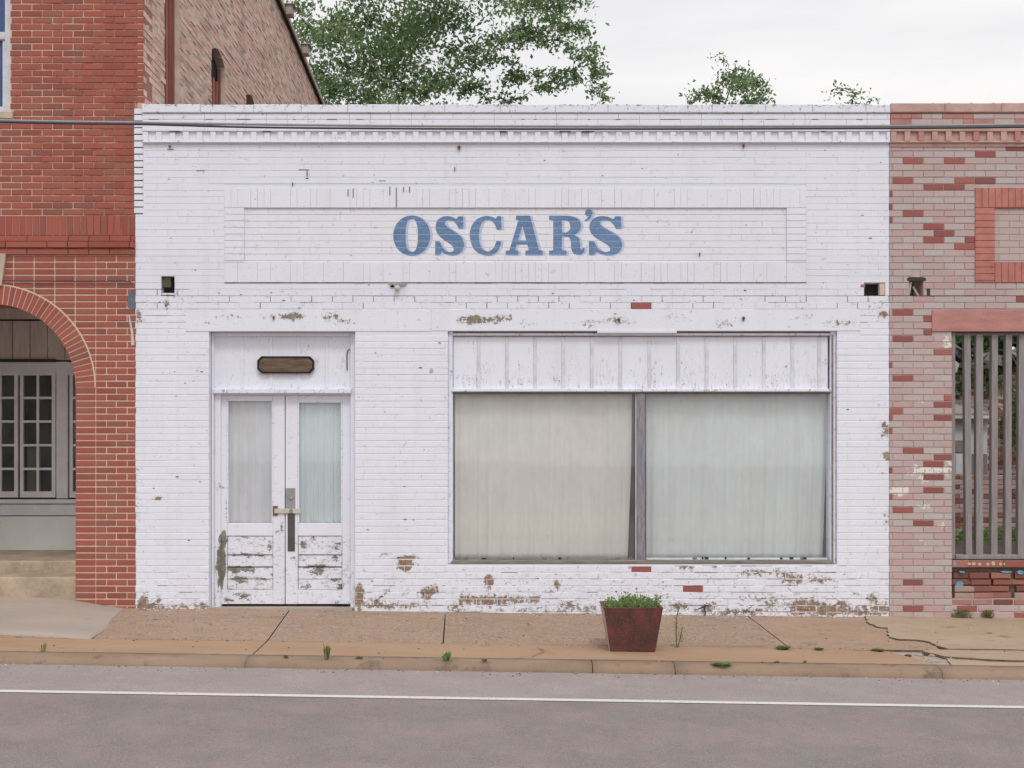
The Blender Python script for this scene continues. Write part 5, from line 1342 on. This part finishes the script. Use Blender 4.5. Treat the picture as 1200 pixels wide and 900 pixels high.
def vine(name, cx, cz, Y, rx, rz, n_, label, leaf=.09, mat='leaf_bush', dy=.10):
    v = MB(); pts_ = rng.normal(size=(n_, 3))*np.array([rx, dy, rz])+np.array([cx, Y, cz]); v.leaves(pts_, leaf, mat, np.clip(rng.normal(size=n_)*.22+.5, 0, 1))
    T = thing(name, (cx, Y, cz-rz), label, 'plant'); v.build('leaves', T, fix=False)
    t = MB()
    for q in range(5): t.tube([(cx, Y+.03, cz-1.3*rz), (cx+random.uniform(-1, 1)*rx, Y, cz), (cx+random.uniform(-1, 1)*rx, Y, cz+rz)], .008, 'dry', 5)
    t.build('stem', T)
vine('climbing_vine', X(1127, 10.9), Z(450, 10.9), 10.85, .11, .16, 200, 'green vine on the far brick wall seen between the first bars')
vine('climbing_vine', X(1158, 10.9), Z(445, 10.9), 10.85, .12, .18, 240, 'green vine on the far brick wall beside the second bar')
vine('climbing_vine', X(1190, 6), Z(486, 6), 6.02, .10, .35, 380, 'dark leafy vine hanging over the brick pier at the right edge')
vine('lot_weeds', X(1130, 4.2), .52, 4.0, .35, .05, 500, 'low weeds growing behind the bars at the foot of the low brick wall', .07, 'weed_green', .3)
vine('lot_weeds', X(1180, 4.2), .55, 4.0, .30, .07, 500, 'taller weeds behind the bars at the foot of the brick pier', .07, 'weed_green', .3)

# =================================================================== PAVEMENT THINGS
# planter
fx0, fy0 = G(715, 763.6); fx1, _ = G(767.5, 763.6); zg = gz((fx0+fx1)/2, fy0)
cxp = (fx0+fx1)/2; bw = (fx1-fx0)/2; ht = .383; tw = .253
dpt_t, dpt_b = .50, .37; cyp = fy0+dpt_b/2
PLT = thing('planter', (cxp, cyp, zg), 'square tapered oxblood planter standing on the pavement under the shop window', 'planter')
def frus(mb, hw0, hw1, hd0, hd1, z0, z1, mat, xo=0, yo=0):
    mb.hull8([(cxp+xo-hw0, cyp-hd0, z0), (cxp+xo+hw0, cyp-hd0, z0), (cxp+xo+hw0, cyp+hd0, z0), (cxp+xo-hw0, cyp+hd0, z0), (cxp+xo-hw1, cyp-hd1, z1), (cxp+xo+hw1, cyp-hd1, z1), (cxp+xo+hw1, cyp+hd1, z1), (cxp+xo-hw1, cyp+hd1, z1)], mat)
pm = MB()
def ringf(hw, hd, z): return [pm.vert((cxp+sx_*hw, cyp+sy_*hd, z)) for sx_, sy_ in ((-1, -1), (1, -1), (1, 1), (-1, 1))]
A = ringf(bw, dpt_b/2, zg+.004); B = ringf(tw-.004, dpt_t/2-.004, zg+ht-.012); B2 = ringf(tw, dpt_t/2, zg+ht-.010); B3 = ringf(tw+.001, dpt_t/2+.001, zg+ht); C2 = ringf(tw-.022, dpt_t/2-.022, zg+ht); E = ringf(tw-.035, dpt_t/2-.035, zg+ht-.09)
for P1, P2 in ((A, B), (B, B2), (B2, B3), (B3, C2), (C2, E)):
    for k in range(4): pm.face((P1[k], P1[(k+1) % 4], P2[(k+1) % 4], P2[k]), 'planter_side' if (P1 is A and k == 3) else 'planter')
pm.face(A[::-1], 'planter'); pm.face(E, 'soil')
pb = pm.build('box', PLT)
bv = pb.modifiers.new('b', 'BEVEL'); bv.width = .004; bv.segments = 2; bv.limit_method = 'ANGLE'
q = MB(); q.hull8([(cxp-bw+.045, cyp-dpt_b/2-.003, zg+.01), (cxp-bw+.052, cyp-dpt_b/2-.003, zg+.01), (cxp-bw+.052, cyp-dpt_b/2+.01, zg+.01), (cxp-bw+.045, cyp-dpt_b/2+.01, zg+.01), (cxp-tw+.102, cyp-dpt_t/2-.001, zg+ht-.02), (cxp-tw+.110, cyp-dpt_t/2-.001, zg+ht-.02), (cxp-tw+.110, cyp-dpt_t/2+.01, zg+ht-.02), (cxp-tw+.102, cyp-dpt_t/2+.01, zg+ht-.02)], 'dark_steel'); q.build('seam', PLT)
q = MB(); q.tube([(cxp-bw-.075, cyp-.02, zg+.20), (cxp-bw-.03, cyp, zg+.05), (cxp-bw-.012, cyp+.02, zg+.01)], .004, 'bulb', 6)
q.build('drip_stain', PLT) if False else None
pl = MB(); st_ = MB(); zc = zg+ht-.02
for q in range(70):
    ax, ay = cxp+random.uniform(-.20, .19), cyp+random.uniform(-.19, .17)
    h_ = random.uniform(.02, .11)*(1-.35*abs((ax-cxp)/.22)); cpt = np.array([ax, ay, zc+h_*.6])
    m = 34; pts_ = rng.normal(size=(m, 3))*np.array([.024, .024, .02])+cpt; tn = np.clip(rng.normal(size=m)*.2+.40+h_*2.2, 0, 1); pl.leaves(pts_, .026, 'leaf_plant', tn, .8)
    st_.tube([(ax, ay, zc-.06), (ax+random.uniform(-.01, .01), ay, zc+h_*.8)], .0025, 'stem', 5)
for (px_, top_z, lean) in ((722, .13, -.05), (746, .155, -.012), (768, .10, .01), (774, .09, .04), (733, .125, .0)):
    bx = X(px_, cyp); st_.tube([(bx-lean, cyp, zc-.03), (bx-lean*.4, cyp, zc+top_z*.7), (bx, cyp, zc+top_z)], .0022, 'dry', 5); st_.blob((bx, cyp, zc+top_z), (.010, .010, .007), 'dry', 6)
vine_pts = rng.normal(size=(60, 3))*np.array([.03, .03, .015])+np.array([cxp+.235, cyp+.05, zc+.055]); pl.leaves(vine_pts, .028, 'leaf_plant', np.full(60, .6), .8)
st_.box(cxp-.19, cxp+.20, cyp-.18, cyp+.18, zc-.069, zc-.055, 'stem')
PT_ = thing('potted_plant', (cxp, cyp, zc-.05), 'low bushy light green plant filling the tapered planter', 'plant'); pl.build('leaves', PT_, fix=False); st_.build('stem', PT_)

def tuft(px, py, wpx, hpx, n_, label, mat='weed', name='weed', flat=False, lean=0):
    x, y = G(px, py); z = gz(x, y); s_ = (D+y)/FPX; w_, h_ = wpx*s_*1.15, hpx*s_*(1.25 if not flat else 1); m = MB()
    for q in range(n_):
        a = random.uniform(0, 6.28); r_ = random.random()**.6*w_/2; bx, by = x+math.cos(a)*r_*.35, y+math.sin(a)*r_*.5
        tx, ty = x+math.cos(a)*r_+lean*s_, y+math.sin(a)*r_*.8; hh = h_*random.uniform(.45, 1)*(1 if not flat else .6)
        bl = random.uniform(.004, .007)*(2.2 if flat or mat == 'weed_green' else 1); t = random.random()
        d = Vector((-math.sin(a+.5), math.cos(a+.5), 0))*bl
        p0, p1, p2 = Vector((bx, by, z)), Vector(((bx*.45+tx*.55), (by*.45+ty*.55), z+hh*.75)), Vector((tx, ty, z+hh*(1 if random.random() < .6 else .8)))
        i = [m.vert(tuple(v), t) for v in (p0-d*.7, p0+d*.7, p1+d, p1-d, p2)]
        m.face((i[0], i[1], i[2], i[3]), mat); m.face((i[3], i[2], i[4]), mat)
    return tag(m.build(name, origin=(x, y, z), fix=False), label, 'weed', 'weeds growing in the pavement joints')
tuft(383, 772, 10, 15, 60, 'upright tuft of grass at the kerb in front of the double door')
tuft(523, 774, 12, 9, 22, 'small bright green broad-leaved weed at the kerb below the left edge of the shop window', 'weed_green')
tuft(846, 779, 26, 4, 160, 'flat bright green weed on the kerb edge right of the planter', 'weed_green', flat=True)
tuft(917, 761, 20, 8, 150, 'low dull green weed in the joint below the right end of the shop window', flat=True)
tuft(960, 762, 12, 6, 80, 'small low weed in the pavement joint, second of the three near the right end', flat=True)
tuft(1028, 763, 18, 5, 120, 'flat weed in the pavement joint just left of the broken slab', flat=True)
tuft(1184, 759, 9, 2.5, 40, 'tiny flat weed in the joint at the far right of the pavement', flat=True)
tuft(335, 771, 9, 3, 30, 'tiny dry weed at the kerb left of the grass tuft'); tuft(421, 772, 11, 3, 36, 'sparse dry weed at the kerb just right of the grass tuft'); tuft(568, 775, 10, 3, 36, 'sparse low weed at the kerb right of the broad-leaved weed')
tuft(50, 764, 14, 10, 7, 'dry dead sprig on the pavement below the pale ramp at the left', 'weed')
tuft(910, 777, 7, 3, 18, 'tiny weed tuft at the kerb under the brick pier'); tuft(943, 777, 6, 3, 14, 'tiny green weed tuft at the kerb, right of another tiny one')
# tall weed stalk by the planter
x, y = G(793, 758.6); z = gz(x, y); s_ = (D+y)/FPX
TW = thing('tall_weed', (x, y, z), 'thin upright weed stalk with a seed head, just right of the planter', 'weed')
q = MB(); q.tube([(x, y, z-.01), (x-.004, y, z+18*s_), (x-.003, y, z+36*s_)], [.006, .006, .004], 'stem', 6)
q.tube([(x+.01, y, z), (x+4*s_, y, z+10*s_), (x+7*s_, y+.01, z+24*s_)], [.005, .005, .004], 'stem', 6)
q.tube([(x, y, z+35*s_), (x+1.5*s_, y, z+42*s_), (x+2*s_, y, z+49*s_)], [.004, .006, .003], 'dry', 6)
q.build('stem', TW)
q = MB()
pts_ = np.concatenate([rng.normal(size=(60, 3))*np.array([.012, .012, .09])+np.array([x, y, z+.13]), rng.normal(size=(50, 3))*np.array([.010, .01, .05])+np.array([x+5*s_, y, z+.10]), rng.normal(size=(70, 3))*np.array([.022, .018, .02])+np.array([x+2*s_, y, z+49*s_])])
q.leaves(pts_, .018, 'weed', np.clip(rng.normal(size=len(pts_))*.2+.5, 0, 1), 1.); q.build('leaves', TW, fix=False)
# moss at the foot of the ruin front, twig by the wall
def mossy(px, py, w_, label):
    x = X(px); m = MB(); pts_ = np.clip(rng.normal(size=(500, 3)), -1.6, 1.6)*np.array([w_/113.5*.3, .03, .035])+np.array([x, -.03, gz(x, 0)+.03]); pts_[:, 2] = np.maximum(pts_[:, 2], gz(x, 0)+.002)
    m.leaves(pts_, .022, 'weed', np.clip(rng.normal(size=500)*.2+.25, 0, 1)); tag(m.build('moss_clump', origin=(x, 0, gz(x, 0)), fix=False), label, 'moss')
mossy(1126, 716, 22, 'green moss at the foot of the barred front, beside its brick pier'); mossy(1156, 718, 12, 'smaller moss patch at the foot of the barred front, further right')
tw = MB(); x, y = X(820), -.05
tw.tube([(X(817), -.06, Z(713)), (X(823), -.05, Z(711)), (X(828), -.04, Z(709)), (X(831), -.04, Z(710.5))], [.006, .008, .006, .003], 'black', 6); tw.tube([(X(824), -.05, Z(711)), (X(826), -.05, Z(716)), (X(825), -.06, Z(722))], [.006, .005, .004], 'black', 6)
tag(tw.build('dead_twig', origin=(X(823), -.05, Z(722))), 'blackened twig leaning on the peeling wall right of the planter', 'twig')
# crumbs: fallen paint flakes along the wall
fl = MB()
for q in range(260):
    px_ = random.choice([random.uniform(165, 240), random.uniform(418, 1040), random.uniform(660, 1040)]); x = X(px_); y = -abs(random.gauss(0, .10))-.01; z = gz(x, y)+.004; s_ = random.uniform(.003, .010)
    fl.hull8([(x-s_, y-s_*.7, z), (x+s_, y-s_*.4, z), (x+s_*.8, y+s_*.6, z), (x-s_*.7, y+s_*.7, z)]+[(x-s_, y-s_*.7, z+.003), (x+s_, y-s_*.4, z+.002), (x+s_*.8, y+s_*.6, z+.004), (x-s_*.7, y+s_*.7, z+.002)], random.choice(('white_mortar', 'mortar_light', 'ruin_brick', 'white_mortar', 'dry')))
tag(fl.build('paint_flakes'), 'fallen paint flakes and grit scattered along the foot of the wall', 'debris', kind='stuff')

gr = MB()
for q in range(700):
    x = random.uniform(-6, 6.2); k_ = random.random()
    if k_ < .45: y = -2.935-abs(random.gauss(0, .12)); z = zroad(x, y)+.001; s_ = random.uniform(.004, .010)
    elif k_ < .8: y = random.uniform(-2.8, -.05); z = gz(x, y)+(.022 if x > 3.8 else .003); s_ = random.uniform(.003, .009)
    else: y = -2.0+random.gauss(0, .03); z = gz(x, y)+.002; s_ = random.uniform(.003, .010)
    if x < -3.6 and y > -2.2: continue
    gr.blob((x, y, z), (s_, s_*random.uniform(.6, 1), s_*.5), random.choice(('joint_shade_earth', 'mortar_light', 'slab_right', 'ramp', 'dry', 'dirt')), 4, random.random(), .25)
tag(gr.build('street_grit'), 'grit, pebbles and crumbs scattered over the pavement and gutter', 'grit', kind='stuff')

# =================================================================== OVERHEAD CABLES
def cable(rows, Y, rad, mat, label):
    P = [(X(px, Y), Y, Z(py, Y)) for px, py in rows]; c = MB()
    Q = []
    for i in range(len(P)-1):
        for k in range(8):
            t = k/8; p0, p1, p2, p3 = P[max(i-1, 0)], P[i], P[i+1], P[min(i+2, len(P)-1)]
            Q.append(tuple(.5*((2*p1[a])+(-p0[a]+p2[a])*t+(2*p0[a]-5*p1[a]+4*p2[a]-p3[a])*t*t+(-p0[a]+3*p1[a]-3*p2[a]+p3[a])*t**3) for a in range(3)))
    Q.append(P[-1]); c.tube(Q, rad, mat, 8)
    return tag(smooth(c.build('overhead_cable', origin=Q[0])), label, 'cable', 'overhead cables crossing in front of the cornice')
cable([(-1800, 60), (-400, 129), (0, 141), (160, 143.6), (300, 145.8), (450, 147.4), (600, 148), (900, 148), (1200, 146), (1600, 138), (3200, 60)], -1.0, .012, 'cable_grey', 'pale grey overhead cable, upper of the two crossing the cornice')
cable([(-1800, 62), (-400, 131), (0, 143), (160, 145.6), (300, 149.2), (450, 150.6), (600, 151.2), (900, 150.9), (1200, 148.8), (1600, 141), (3200, 62)], -1.03, .010, 'cable_black', 'dark overhead cable just below the grey one, crossing the cornice')
